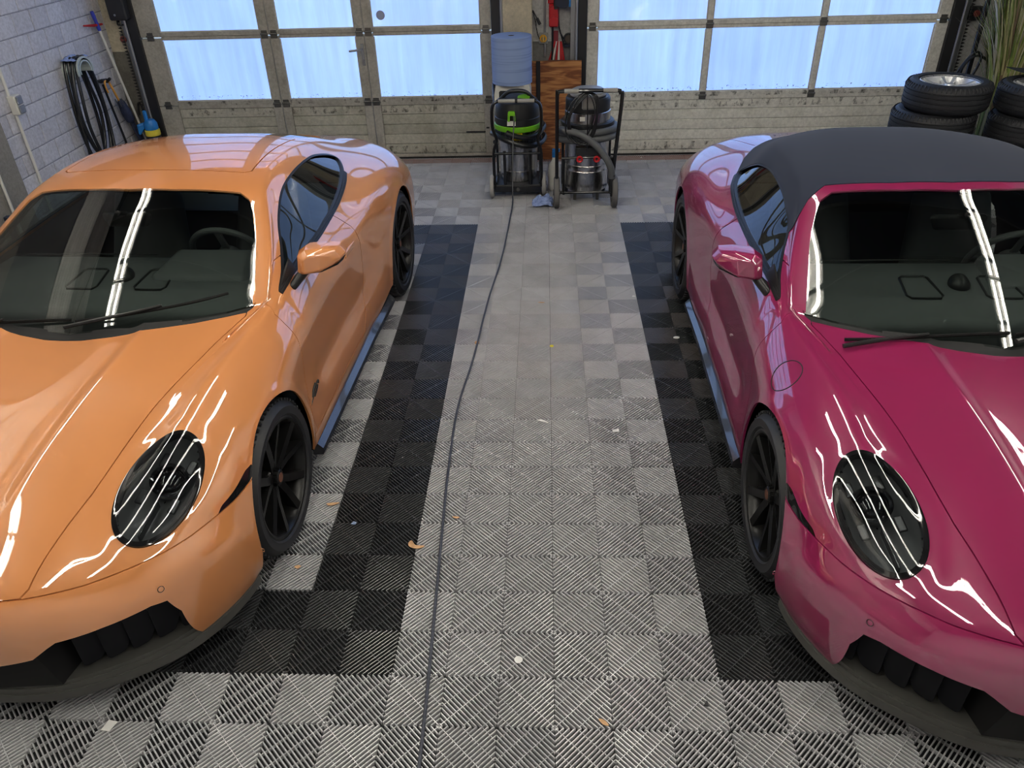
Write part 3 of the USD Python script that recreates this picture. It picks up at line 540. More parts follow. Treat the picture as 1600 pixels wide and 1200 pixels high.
def car_panels(cab):
    """All shell pieces of one car (left half or across the centre), as (v, f, n)."""
    G, n = body_surface(cab)
    B = thick(G, n, 0, -.010)
    foot = lambda cx, r: prism_side(poly([(cx-r,-.1),(cx+r,-.1),(cx+r,.350),(cx-r,.350)]), .45)
    archF, archR = prism_side(poly(circle(0, .345, .368)), .45)+foot(0, .3679), prism_side(poly(circle(-2.45, .358, .388)), .45)+foot(-2.45, .3879)
    B = B - archF - archR
    P = {}
    hl = headlight_prism(.004); B0 = B; B = B - hl
    bump = lambda g: prism_side(poly(BUMP, g), -.5)
    marker = lambda g: prism_side(poly(round_poly([(.475,.566),(.445,.585),(.29,.622),(.25,.622),(.25,.588),(.31,.577)], .008), g), .5)
    intake = lambda g: prism_front(poly(INTAKE, g), .3)
    hood = lambda g: prism_top(poly(HOOD, g))
    P['marker'] = B0 ^ marker(-.002); B = B - marker(0)
    cap = None
    P['bumper'] = (B ^ bump(-GAP)) - intake(0); B = B - bump(GAP)
    P['hood'] = B ^ hood(-GAP); B = B - hood(GAP)
    ws, cw = prism_top(poly(WSCR), .6), prism_top(poly(COWL), .6)
    Gw, nw = windscreen_surface(cab); P['windscreen'] = thick(Gw, nw, -.002, -.007) ^ prism_top(poly(WSCR, .004), .6); P['cowl'] = thick(G, n, -.006, -.012) ^ prism_top(poly(COWL, .004), .6); B = B - prism_top(poly(WSCR, .0006)+poly(COWL, .0006), .6)
    dl = DLOCAB if cab else DLO
    dpoly = smooth_poly(dl, 5)
    side = lambda g: prism_side(poly(dpoly, g), .45)
    P['side_glass'] = (thick(G, n, -.009, -.013) ^ side(-.006))
    P['window_trim'] = thick(G, n, .0015, -.016) ^ (side(0) - side(-.009)); B = B - side(0)
    beltstrip = [(-.60,.914),(-.75,.934),(-.95,.944),(-1.20,.952 if not cab else .95),(-1.60,.972 if not cab else .962),(-1.90,.992 if not cab else .977),(-2.02,1.003 if not cab else .99)]
    bs = np.array(beltstrip); bstrip = prism_side(poly(np.vstack([bs+[0,.0015], (bs-[0,.009])[::-1]])), .5)
    P['belt_trim'] = thick(G, n, .004, -.010) ^ bstrip; B = B - bstrip
    fr = np.array(DOORF)
    fend = lambda g: prism_side(poly(np.vstack([fr+[g, 0], [(1.3,.928),(1.3,0)]])), -.5)
    P['fender'] = B ^ fend(GAP); B = B - fend(-GAP)
    rear_cut = [(-1.40,.99),(-1.455,.93),(-1.515,.86),(-1.555,.74),(-1.565,.60),(-1.545,.46),(-1.48,.33),(-1.40,.262)]
    door = lambda g: prism_side(poly(np.vstack([[(-.405,.262),(-.44,.53),(-.462,.66),(-.468,.75),(-.458,.83),(-.462,.875),(-.50,.905),(-.545,.9215)], [(-.7,1.0)], rear_cut]), g), .62)
    P['door'] = B ^ door(-GAP); B = B - door(GAP)
    # tail end
    lampz = prism_side(poly([(-3.0,.71),(-3.0,.755),(-3.6,.775),(-3.6,.725)]), -.5)
    P['tail_light'] = B ^ lampz; B = B - lampz
    rb = lambda g: prism_side(poly([(-2.98,.0),(-2.98,.66),(-3.15,.68),(-3.7,.68),(-3.7,0)], g), -.5)
    P['rear_bumper'] = B ^ rb(-GAP); B = B - rb(GAP)
    lid = lambda g: prism_top(poly([(-2.74,-.2),(-2.74,.40),(-2.80,.47),(-3.1,.50),(-3.6,.50),(-3.6,-.2)] if not cab else [(-2.60,-.2),(-2.60,.2),(-2.52,.42),(-2.52,.50),(-3.1,.53),(-3.6,.53),(-3.6,-.2)], g), .5)
    P['engine_lid'] = B ^ lid(-GAP); B = B - lid(GAP)
    if not cab:
        rw = prism_top(poly(round_poly([(-2.0,-.2),(-2.0,.40),(-2.2,.44),(-2.6,.40),(-2.70,.36),(-2.70,-.2)], .03)), .6)
        P['rear_window'] = thick(G, n, -.003, -.008) ^ rw; B = B - rw
        rf = lambda g: prism_top(poly([(-1.155,-.2),(-1.155,0),(-1.165,.25),(-1.205,.46),(-1.235,.488),(-1.45,.478),(-1.75,.470),(-1.985,.455),(-1.985,-.2)], g), .6)
        P['roof'] = B ^ rf(-.004); B = B - rf(.003)
    else:
        hdr = prism_top(poly([(-1.005,-.2),(-1.005,0),(-1.02,.25),(-1.055,.42),(-1.075,.52),(-1.02,.60),(-.95,.66),(-.9,.9),(0,.9),(0,-.2)]), .6)
        # the soft top: everything above the belt behind the windscreen frame, ending in a curve over the rear deck
        back = prism_top(poly([(-1.0,-.2),(-2.60,-.2),(-2.60,0),(-2.585,.25),(-2.53,.42),(-2.42,.53),(-2.25,.62),(-2.03,.70),(-1.95,.715),(-1.2,.80),(-.9,.80),(-.9,-.2)]), .6)
        above = prism_side(poly([(-.9,.93),(-1.2,.956),(-1.6,.968),(-1.9,.983),(-2.05,.985),(-2.6,.95),(-2.7,1.5),(-.9,1.5)]), -.5)
        st = (back ^ above) - hdr
        P['soft_top'] = (thick(G, n, .004, -.012) - side(0)) ^ st; B = B - st
    P['quarter'] = B
    lens = headlight_prism(-.014); rim = headlight_prism(.0025) - headlight_prism(-.014)
    P['lens'] = thick(G, n, .008, .003) ^ lens; P['lens_rim'] = thick(G, n, .007, -.03) ^ rim
    # dark inner body behind the gaps, open at the glass
    from shapely import Polygon, contains_xy
    a, b = G.shape[:2]; off = G-n*.024; ii = np.arange(a*b).reshape(a, b)
    q = np.stack([ii[:-1,:-1], ii[1:,:-1], ii[1:,1:], ii[:-1,1:]], -1).reshape(-1, 4); c = G.reshape(-1, 3)[q].mean(1)
    cut = np.zeros(len(q), bool); IN = lambda pts, u, v, g=0.0: contains_xy(Polygon(pts).buffer(g), u, v)
    cut |= IN(WSCR, c[:, 0], c[:, 1], .006) & (c[:, 2] > .85)
    cut |= IN(dpoly, c[:, 0], c[:, 2], .004) & (c[:, 1] > .45)
    cut |= (np.hypot(c[:, 0], c[:, 2]-.345) < .385) & (c[:, 1] > .45) | (np.hypot(c[:, 0]+2.45, c[:, 2]-.358) < .405) & (c[:, 1] > .45) | (c[:, 2] < .22)
    hc, e1, e2, hn = headlight_frame(); d = c-hc; cut |= (np.hypot(d@e1/.215, d@e2/.115) < 1) & (np.abs(d@hn) < .1)
    cut |= IN(INTAKE, c[:, 1], c[:, 2], .01) & (c[:, 0] > .3)
    if not cab: cut |= IN([(-1.98,-.1),(-1.98,.42),(-2.2,.45),(-2.62,.41),(-2.71,.37),(-2.71,-.1)], c[:, 0], c[:, 1]) & (c[:, 2] > .85)
    cut |= (c[:, 0] > -.66) & (c[:, 0] < -.08) & (c[:, 1] > .57) & (c[:, 1] < .80) & (c[:, 2] > .8)
    q = q[~cut]; P['liner'] = (off.reshape(-1, 3), np.vstack([q[:, [0,1,2]], q[:, [0,2,3]]]), n.reshape(-1, 3))
    out = {}
    for k, M in P.items():
        s = M if isinstance(M, tuple) else shaded(M)
        if k in ('bumper','hood','windscreen','cowl','tail_light','rear_bumper','engine_lid','rear_window','roof','soft_top','liner'): out[k] = joined(s, mirrored(s))
        else: out[k] = s
    return out, G, n
def wheel_parts(front):
    """Meshes of one wheel, axis along y, outer face towards +y, centre at the origin."""
    R, w, rr = (.340, .245, .262) if front else (.357, .305, .274)
    h = w/2; o = {}
    pr = [(rr-.012, -h+.03), (rr+.004, -h+.012), (rr+.02, -h+.004), (rr+.045, -h), (R-.022, -h+.012), (R-.008, -h+.03), (R, -h+.055)]
    for g in np.linspace(-h+.075, h-.075, 4): pr += [(R, g-.006), (R-.007, g-.005), (R-.007, g+.005), (R, g+.006)]
    pr += [(R, h-.055), (R-.008, h-.03), (R-.022, h-.012), (rr+.045, h), (rr+.02, h-.004), (rr+.012, h-.003), (rr+.009, h-.006), (rr+.004, h-.012), (rr-.012, h-.03)]
    o['tyre'] = ring(pr, 80, 'y')
    # shoulder blocks
    sh = []
    for a in np.arange(64)*2*np.pi/64:
        b = box(-.007, .007, h-.058, h-.022, R-.010, R+.0003); sh.append(moved(b, (0, 0, 0), ry=a))
    o['tread_blocks'] = cat_(*sh)
    b0 = rr
    o['rim'] = ring([(b0-.004, h-.010), (b0+.004, h-.012), (b0+.006, h-.018), (b0-.012, h-.024), (b0-.020, h-.05), (b0-.028, 0), (b0-.022, -h+.03), (b0-.006, -h+.012), (b0-.024, -h+.012), (b0-.040, 0), (b0-.034, h-.055), (b0-.020, h-.022), (b0-.012, h-.012), (b0-.004, h-.010)], 80, 'y')
    sp = []
    for k in range(5):
        for s in (-1, 1):
            a0, a1 = s*math.radians(11), s*math.radians(17.5); c = 2*np.pi*k/5+math.pi/2
            q = []
            for r, a, wd, y0, y1 in ((.045, a0*.9, .024, h-.085, h-.047), (.12, a0*1.2, .021, h-.078, h-.036), (b0-.016, a1, .021, h-.062, h-.014)):
                for e in (-1, 1):
                    an = c+a+e*wd/r*.8; q.append((r*math.cos(an), y1-.004*(e == s), r*math.sin(an))); an = c+a+e*(wd*.75)/r; q.append((r*math.cos(an), y0, r*math.sin(an)))
            q = np.array(q)
            sp.append(cat_(Manifold.hull_points(q[:8]), Manifold.hull_points(q[4:])))
    o['spokes'] = sp
    o['hub'] = cat_(ring([(1e-4, h-.030), (.030, h-.030), (.034, h-.034), (.036, h-.052), (.055, h-.054), (.062, h-.062), (.066, h-.10), (1e-4, h-.10)], 40, 'y'),
                    *[moved(box(-.0035, .0035, h-.055, h-.036, .030, .040), ry=a) for a in np.arange(12)*math.pi/6])
    o['cap'] = ring([(1e-4, h-.0285), (.020, h-.0285), (.023, h-.032)], 28, 'y')
    o['brake_disc'] = cat_(ring([(.07, h-.135), (.185, h-.135), (.185, h-.165), (.07, h-.165), (.07, h-.135)], 48, 'y'), ring([(1e-4, h-.115), (.085, h-.115), (.09, h-.14)], 32, 'y'))
    ca = []
    for a in np.linspace(-.35, .35, 7): ca.append((( .17)*math.cos(a+.3), 0, .17*math.sin(a+.3)))
    o['brake_caliper'] = tri(Manifold.hull_points(np.array([(r*math.cos(a+.25), y, r*math.sin(a+.25)) for r in (.125, .205) for a in np.linspace(-.42, .42, 7) for y in (h-.105, h-.18)])))
    return o
WHEEL = {True: wheel_parts(True), False: wheel_parts(False)}

def surf_at(G, x, y):
    """Height of the body surface over (x, y)."""
    P = G.reshape(-1, 3); d = (P[:, 0]-x)**2+(P[:, 1]-abs(y))**2 + np.where(P[:, 2] < .55, 9, 0); k = np.argsort(d)[:4]; w = 1/(d[k]+1e-6)
    return float((P[k, 2]*w).sum()/w.sum())
def slab(outline, z0, z1, inset=0.0):
    """Closed half-outline (x, y) mirrored and extruded."""
    o = np.asarray(outline, float); full = np.vstack([o, (o*[1, -1])[::-1]])
    c = poly(full, -inset) if inset else poly(full)
    return tri(Manifold.extrude(c, z1-z0).translate((0, 0, z0)))

def sports_car(name, label, body, pose, cab, accents):
    """One car: an Xform on the ground under the front axle, x forward, y to its left."""
    ox, oy, yaw = pose
    root = thing(name, label, 'car', (ox, oy, FLOOR), -math.pi/2+yaw)
    P, G, n = car_panels(cab)
    both = lambda k: (P[k], mirrored(P[k]))
    part(root, 'hood', P['hood'], body); part(root, 'front_bumper', P['bumper'], body)
    for s, q in zip('lr', both('fender')):
        if s == 'r':
            # fuel flap on the right front wing: a round lid with its own gap
            c0 = np.array([-.175, -.845, .81]); nn = np.array([0, -.72, .69]); nn /= np.linalg.norm(nn); e1 = np.array([1., 0, 0]); e2 = np.cross(nn, e1)
            fen = part(root, 'fender', q, body)
            cut = lambda r: np.stack([e1*r*math.cos(t)+e2*r*math.sin(t) for t in np.linspace(0, 2*np.pi, 48, endpoint=False)])
            ringp = []
            Pm = G.reshape(-1, 3)*[1, -1, 1]; Nm = n.reshape(-1, 3)*[1, -1, 1]
            for d in cut(.070):
                p = c0+d; t = Pm-p; t = t-np.outer(t@nn, nn); k = np.argmin((t**2).sum(1)+np.where((Pm-p)@nn > -.15, 0, 9)); hgt = (Pm[k]-c0)@nn
                # height by a local plane through the nearest grid point
                w = p-Pm[k]; hh = -(Nm[k]@(w))/(Nm[k]@nn); ringp.append(p+nn*hh)
            part(fen, 'fuel_flap_seam', tube(spline(ringp, 2, True), .0022, 6, True), accents['gap'], 'dark round seam of the fuel flap')
        else: part(root, 'fender', q, body)
    for q in both('door'):
        d = part(root, 'door', q, body); s = 1 if q[0][:, 1].mean() > 0 else -1
        hx, hz = -1.385, .768
        part(d, 'door_handle', moved(hull((-.085,0,0,.008),(.085,0,.004,.008),(-.085,0,.02,.008),(.085,0,.022,.008)), (hx, s*.872, hz)), body)
        if not cab and s > 0: part(d, 'door_decal', cat_(*[tube(spline([(x, .8855-.012*(x+.5), z) for x, z in q], 5), .0042, 6, flat=.4) for q in ([(-.44,.405),(-.48,.425),(-.53,.452),(-.575,.462),(-.57,.445)], [(-.47,.43),(-.50,.455),(-.535,.470)], [(-.50,.415),(-.54,.43),(-.56,.445)])]), accents['gap'], 'black script decal low on the door')
    part(root, 'body_shell', joined(*both('quarter')), body)
    if 'roof' in P:
        part(root, 'roof', P['roof'], body); part(root, 'rear_window', P['rear_window'], accents['glass'])
    else: part(root, 'soft_top', P['soft_top'], accents['fabric'], 'dark navy fabric soft top')
    part(root, 'engine_lid', P['engine_lid'], body); part(root, 'rear_bumper', P['rear_bumper'], body); part(root, 'tail_light', P['tail_light'], accents['red'])
    part(root, 'windscreen', P['windscreen'], accents['glass']); part(root, 'cowl', P['cowl'], accents['black'])
    for k, m in (('side_glass', accents['sideglass']), ('window_trim', accents['trim']), ('belt_trim', accents['trim'])):
        for q in both(k): part(root, 'side_window' if k == 'side_glass' else k, q, m)
    for q in both('marker'): part(root, 'side_marker', q, accents['gloss'])
    part(root, 'inner_body', P['liner'], accents['black'])
    # headlights
    c, e1, e2, nn = headlight_frame()
    for s in (1, -1):
        S = lambda m: (lambda v, f: (v*[1, s, 1], f if s > 0 else f[:, ::-1]))(*tri(m))
        q = P['lens'] if s > 0 else mirrored(P['lens'])
        h = thing('headlight', parent=root)
        part(h, 'lens', q, accents['lens'])
        part(h, 'lens_rim', P['lens_rim'] if s > 0 else mirrored(P['lens_rim']), accents['gloss'])
        T = np.stack([e1, e2, nn], 1)
        def loc(m): v, f = tri(m); return S((v@T.T+c, f))
        t = np.linspace(0, 2*np.pi, 48, endpoint=False)
        lay = [(1.0, -.004), (.97, -.03), (.86, -.075), (.6, -.11), (.02, -.12)]
        bv = np.array([(.218*k*math.cos(a), .118*k*math.sin(a), z) for k, z in lay for a in t]); i, j = np.meshgrid(np.arange(4), np.arange(48), indexing='ij')
        bf = np.stack([i*48+j, i*48+(j+1) % 48, (i+1)*48+(j+1) % 48, (i+1)*48+j], -1).reshape(-1, 4)
        part(h, 'bowl', loc((bv, bf[:, ::-1])), accents['bowl'])
        part(h, 'projector', loc(moved(cat_(ring([(.062, -.075), (.066, -.04), (.060, -.035), (.052, -.04), (.05, -.06)], 36), ring([(.05, -.062), (.045, -.045), (.03, -.033), (.012, -.028), (1e-4, -.027)], 32)), (.055, 0, 0))), accents['gloss'])
        for a, b in ((.125, .048), (.125, -.048), (-.03, .058), (-.03, -.058)):
            part(h, 'light_module', loc(moved(hull((-.022,-.009,-.05,.006),(.022,-.009,-.05,.006),(-.022,.009,-.05,.006),(.022,.009,-.05,.006)), (a, b, 0))), accents['module'])
        part(h, 'reflector_fin', loc(box(-.17, -.03, -.004, .004, -.09, -.045, .002)), accents['module'])
    for s in (1, -1):
        pc, pn = np.array([.748, s*.743, .480]), np.array([.60, s*.75, .27]); pn /= np.linalg.norm(pn); a1 = np.cross(pn, [0,0,1.]); a1 /= np.linalg.norm(a1); a2 = np.cross(pn, a1)
        part(root, 'parking_sensor', tube(np.array([pc+.0105*(a1*math.cos(t)+a2*math.sin(t))+pn*.0005 for t in np.linspace(0, 2*np.pi, 24, endpoint=False)]), .0011, 5, True), accents['gap'])
    # bumper: black inlet, shutters, lip
    ins = [(.955,0),(.94,.3),(.88,.46),(.77,.62),(.695,.705),(.64,.75),(.60,.765),(.50,.765),(.60,.45),(.72,0)]
    fb = thing('lower_grille', parent=root)
    part(fb, 'inlet_box', slab([(.80,0),(.80,.30),(.74,.46),(.63,.62),(.55,.735),(.30,.76),(.30,0)], .17, .44), accents['matt'])
    part(fb, 'centre_panel', tri(Manifold.hull_points(np.array([(x, y, z) for s in (-1, 1) for x, y, z in ((.955, .0, .345), (.935, .36*s, .345), (.80, .40*s, .36), (.98, 0, .19), (.93, .40*s, .19), (.80, .42*s, .19))]))), accents['matt'])
    for s in (1, -1):
        for k in range(5):
            y = .450+.068*k; x = float(np.interp(y, [.42,.5,.6,.7,.75], [.905,.868,.80,.725,.68])); dirx = math.atan2(-.075*1.25, .1)
            hexa = [(-.010,-.09),(.050,-.09),(.078,-.035),(.078,.045),(.052,.085),(-.010,.085)]
            v = tri(Manifold.extrude(poly(round_poly(hexa, .018)), .008)); vv = np.c_[np.zeros(len(v[0])), v[0][:, 0], v[0][:, 1]]; vv[:, 0] = v[0][:, 2]
            m = moved((vv, v[1]), (0, 0, 0), rz=.80); m = moved(m, (x-.035-.0*k, y, .295))
            part(fb, 'grille_flap', (m[0]*[1, s, 1], m[1] if s > 0 else m[1][:, ::-1]), accents['flap'])
    lip = [(.965,0),(.95,.30),(.905,.46),(.80,.635),(.705,.740),(.58,.820),(.455,.864),(.37,.878),(.36,.82),(.5,.70),(.7,.4),(.75,0)]
    full = lambda o: np.vstack([np.asarray(o), (np.asarray(o)*[1, -1])[::-1][:-1]]) if False else np.vstack([o, (np.asarray(o)*[1,-1])[::-1]])
    L = [Manifold.extrude(poly(full(smooth_half(lip)), -g), z1-z0).translate((0,0,z0)) for g, z0, z1 in ((.004,.105,.112),(0,.112,.150),(.006,.150,.176),(.012,.176,.192))]
    part(root, 'front_lip', cat_(*L), accents['lip'])
    for s in (1, -1):
        prof = [(.85,.190),(.880,.186),(.905,.160),(.909,.138),(.90,.122),(.85,.118)]
        xs = [(-.43, 0), (-.60, .0), (-1.5, .0), (-1.95, .012), (-2.02, .012)]
        v = np.array([(x, s*(y+d), z) for x, d in xs for y, z in prof]); k = len(prof)
        i, j = np.meshgrid(np.arange(len(xs)-1), np.arange(k), indexing='ij'); f = np.stack([i*k+j, i*k+(j+1) % k, (i+1)*k+(j+1) % k, (i+1)*k+j], -1).reshape(-1, 4)
        caps = [[0, a, a+1] for a in range(1, k-1)]+[[(len(xs)-1)*k, (len(xs)-1)*k+a+1, (len(xs)-1)*k+a] for a in range(1, k-1)]
        v, f = tri((v, f)); f = np.vstack([f, caps]); part(root, 'side_skirt', (v, f if s < 0 else f[:, ::-1]), accents['skirt'], smooth=20)
    part(root, 'underbody', cat_(box(-3.3, -2.9, -.70, .70, .2, .5), box(-2.9, .50, -.60, .60, .13, .20), box(-1.95, -.45, -.86, .86, .13, .22), box(-.1, .6, -.45, .45, .2, .55), box(-2.9,-2.0,-.5,.5,.2,.6)), accents['matt'])
    well = []
    for cx, cz, r in ((0,.345,.395),(-2.45,.358,.415)):
        for s in (1, -1):
            t = np.linspace(-.35, math.pi+.35, 30); ar = [(cx+r*math.cos(a), cz+r*math.sin(a)) for a in t]
            v = np.array([(x, s*y, z) for x, z in ar for y in (.52, .80 if cx == 0 else .86)]); i = np.arange(29); f = np.stack([2*i, 2*i+1, 2*i+3, 2*i+2], -1)
            well.append((v, f)); well.append(box(cx-r, cx+r, min(s*.50, s*.52), max(s*.50, s*.52), .16, cz+r))
    for k in range(4): part(root, 'wheel_well', cat_(*well[2*k:2*k+2]), accents['matt'])
    # wheels
    for fr, cx, cz in ((True, 0, .340), (False, -2.45, .357)):
        W = WHEEL[fr]; yc = .905-.1225 if fr else .922-.1525
        for s in (1, -1):
            w = thing('wheel', loc=(cx, s*yc, cz), rotz=0 if s > 0 else math.pi, parent=root, tilt=(0, accents['spin'][0 if fr else 1], 0))
            part(w, 'tyre', W['tyre'], accents['rubber']); part(w, 'tread_blocks', W['tread_blocks'], accents['rubber'], kind='stuff')
            part(w, 'rim', W['rim'], accents['rim'])
            for sp in W['spokes']: part(w, 'spoke', sp, accents['rim'], smooth=20)
            part(w, 'hub', W['hub'], accents['rim']); part(w, 'hub_cap', W['cap'], accents['capcol'])
            part(w, 'brake_disc', W['brake_disc'], accents['steel']); part(w, 'brake_caliper', W['brake_caliper'], accents['gloss'])
    # mirrors
    for s in (1, -1):
        mi = thing('wing_mirror', parent=root)
        out = [(.826,.938),(.836,1.030),(.866,1.051),(.95,1.052),(1.008,1.036),(1.026,1.004),(1.012,.975),(.93,.945)]
        sph = []
        for y, z in out:
            t = (y-.93)/.09; yc, zc = .926, 1.000
            for x, k, r in ((-.845,.93,.012),(-.80,1.0,.014),(-.755,.86,.018),(-.735,.60,.02)): sph.append((x-.035*t*(1 if t > 0 else .4), s*(yc+(y-yc)*k*.94), zc+(z-zc)*k*.86, r))
        M = Manifold.hull_points(np.concatenate([np.array(trimesh.creation.icosphere(subdivisions=2).vertices)*r+[x, y, z] for x, y, z, r in sph]))
        nz = np.array([.10, -.26*s, 1.]); nz /= np.linalg.norm(nz); q0 = np.array([-.80, s*.925, .962])
        up = M.trim_by_plane(tuple(nz), float(nz@q0)); lo = M.trim_by_plane(tuple(-nz), float(-nz@(q0-[0, 0, .003])))
        part(mi, 'mirror_shell', up, body, smooth=75); part(mi, 'mirror_base', lo, accents['satin'], smooth=75)
        part(mi, 'mirror_arm', hull((-.70,s*.805,.895,.020),(-.76,s*.805,.90,.020),(-.745,s*.850,.945,.020),(-.80,s*.865,.950,.018)), accents['satin'])
        part(mi, 'mirror_glass', box(-.853, -.848, min(s*.84, s*1.0), max(s*.84, s*1.0), .95, 1.03, .002), accents['steel'])
        part(root, 'door_sail', tri(Manifold.hull_points(np.array([(x, s*y, z) for dx in (0, .006) for x, y, z in ((-.625, .775-dx, .920), (-.80, .796-dx, .935), (-.80, .770-dx, .985), (-.74, .768-dx, .962))]))), accents['satin'])
    # wipers
    for pts in ([(-.225,.02),(-.26,.22),(-.36,.46),(-.45,.60)], [(-.25,-.60),(-.235,-.45),(-.225,-.2),(-.23,.0)]):
        q = [(x-.03, y, surf_at(G, x-.03, y)+.010) for x, y in pts]
        w = thing('wiper', parent=root)
        part(w, 'wiper_blade', tube(spline(q, 6), .005, 6, flat=1.4), accents['matt'])
        a = np.array(q[0]); part(w, 'wiper_arm', tube(spline([a+[.05, -.02, .0], np.array(q[1])+[.02, 0, .012], np.array(q[2])*.6+np.array(q[1])*.4+[.004, 0, .014]], 5), [.009]*5+[.006]*6, 8), accents['satin'])
    # cabin
    I = accents['interior']
    dash = [(-.46,.86),(-.60,.918),(-.80,.935),(-.93,.93),(-.97,.90),(-.97,.78),(-.90,.60),(-.46,.60)]
    v = tri(prism_side(poly(round_poly(dash, .04)), -.70, .70)); part(root, 'dashboard', v, I)
    part(root, 'instrument_hood', hull((-.72,.17,.90,.05),(-.72,.56,.90,.05),(-.90,.20,.935,.045),(-.90,.53,.935,.045)), I)
    part(root, 'dash_speaker', hull((-.70,0,.925,.045),(-.715,0,.935,.04)), accents['satin'])
    for y in (-.17, .16): part(root, 'dash_vent', tube(np.array([(x, y+dy, .9385-.12*abs(x+.80) if x < -.80 else .9385-.11*(x+.80)) for x, dy in ((-.76,-.06),(-.62,-.075),(-.60,-.06),(-.60,.06),(-.62,.075),(-.76,.06),(-.775,.045),(-.775,-.045))]), .006, 6, True), accents['satin'])
    part(root, 'dash_seam', tube(spline([(-.93,-.68,.937),(-.935,-.3,.94),(-.935,.05,.94)], 6), .004, 6), accents['satin'])
    sw = thing('steering_wheel', parent=root, loc=(-1.04,.37,.90), tilt=(0,-62,0))
    t = np.linspace(0, 2*np.pi, 48, endpoint=False); part(sw, 'wheel_rim', tube(np.c_[.182*np.cos(t), .182*np.sin(t), 0*t], .0155, 10, True), I)
    part(sw, 'wheel_hub', cat_(cyl(.055, -.03, .02, 24, c=.01), *[moved(box(.03, .175, -.018, .018, -.008, .006, .004), rz=a) for a in (0, math.pi, math.pi*1.5 if False else -math.pi/2)]), I)
    for y in (.37, -.37):
        st = thing('seat', parent=root)
        part(st, 'seat_cushion', hull((-1.05,y-.2,.42,.07),(-1.05,y+.2,.42,.07),(-1.5,y-.2,.40,.08),(-1.5,y+.2,.40,.08)), I)
        part(st, 'backrest', hull((-1.50,y-.19,.45,.07),(-1.50,y+.19,.45,.07),(-1.70,y-.15,.95,.05),(-1.70,y+.15,.95,.05)), I)
        part(st, 'headrest', hull((-1.71,y-.09,1.02,.04),(-1.71,y+.09,1.02,.04),(-1.725,y-.08,1.09,.04),(-1.725,y+.08,1.09,.04)), I)
    part(root, 'cabin_floor', cat_(box(-2.3, -.46, -.74, .74, .26, .32), box(-2.4, -1.9, -.6, .6, .32, .80)), I)
    mm = thing('inner_mirror', parent=root)
    part(mm, 'mirror_body', hull((-.865,-.10,1.165,.018),(-.865,.10,1.165,.018),(-.86,-.085,1.135,.018),(-.86,.085,1.135,.018)), accents['matt']); part(mm, 'mirror_mount', tube([(-.86,0,1.18),(-.80,0,1.205)], .012, 8), accents['matt'])
    return root
def smooth_half(o):
    o = np.asarray(o, float); a = spline(np.vstack([o[1]*[1,-1], o[:8]]), 4)[4:]; return np.vstack([a, o[8:]])
def accents(tag_, **k):
    A = dict(gap=look('seam_black', base_color=(.01,.01,.01), roughness=.6), glass=LOOKS_GLASS, sideglass=LOOKS_SIDE, fabric=None, red=look('tail_red', base_color=(.25,.01,.01), roughness=.1, coat_weight=1.0),
        black=look('inner_black', base_color=(.008,.008,.009), roughness=.7), trim=look('trim_black', base_color=(.012,.012,.014), roughness=.35, specular_ior_level=.25),
        gloss=look('gloss_black', base_color=(.008,.008,.009), roughness=.08, coat_weight=1.0), lens=LOOKS_LENS, bowl=look('lamp_bowl', base_color=(.16,.162,.165), roughness=.35), module=look('lamp_module', base_color=(.03,.03,.032), roughness=.2),
        matt=look('matt_black', base_color=(.007,.007,.0075), roughness=.6, specular_ior_level=.25), flap=look('flap_black', base_color=(.008,.0085,.011), roughness=.6, specular_ior_level=.2), lip=look('lip_grey', base_color=(.075,.074,.068), roughness=.45), skirt=look('skirt_black', base_color=(.03,.03,.033), roughness=.12, coat_weight=1.0),
        rubber=look('tyre_rubber', base_color=(.018,.019,.022), roughness=.55), rim=look('rim_black', base_color=(.02,.02,.02), roughness=.3, metallic=.6), capcol=look('crest_cap', base_color=(.25,.10,.06), roughness=.35, metallic=.5),
        steel=look('brake_steel', base_color=(.25,.25,.26), roughness=.3, metallic=1.0), satin=look('satin_black', base_color=(.015,.015,.016), roughness=.32), interior=look('cabin_leather', base_color=(.10,.105,.11), roughness=.5), spin=(0, 0))
    A.update(k); return A
def pane_glass(name, tint, ior=1.5, rough=0.0):
    return look(name, {'t': ('transparent_bsdf', {'color': tint}), 'g': ('glossy_bsdf', {'color': (1,1,1), 'roughness': rough}), 'f': ('fresnel', {'IOR': ior}), 'q': ('geometry', {}), 'i': ('math', {'math_type': 'subtract', 'value1': 1.0}), 'x': ('math', {'math_type': 'multiply'}), 'm': ('mix_closure', {})},
        [('q.backfacing', 'i.value2'), ('i.value', 'x.value1'), ('f.fac', 'x.value2'), ('x.value', 'm.fac'), ('t.BSDF', 'm.closure1'), ('g.BSDF', 'm.closure2')], 'm.closure')
LOOKS_GLASS = pane_glass('windscreen_glass', (.70,.74,.72), 1.6)
LOOKS_SIDE = pane_glass('side_glass', (.60,.66,.66), 1.6)
LOOKS_LENS = pane_glass('lens_glass', (.80,.82,.83), 1.6)
ORANGE, MAGENTA = paint('orange_paint', (.67,.262,.088)), paint('magenta_paint', (.29,.014,.085))
sports_car('sports_car', 'orange sports coupe with black wheels parked on the left', ORANGE, (-2.03,.755,-.046), False, accents('o'))
sports_car('sports_car', 'magenta convertible sports car with navy fabric soft top parked on the right', MAGENTA, (1.735,.60,-.019), True, accents('m', fabric=look('soft_top_fabric', base_color=(.013,.019,.040), roughness=.9, sheen_weight=.06)))
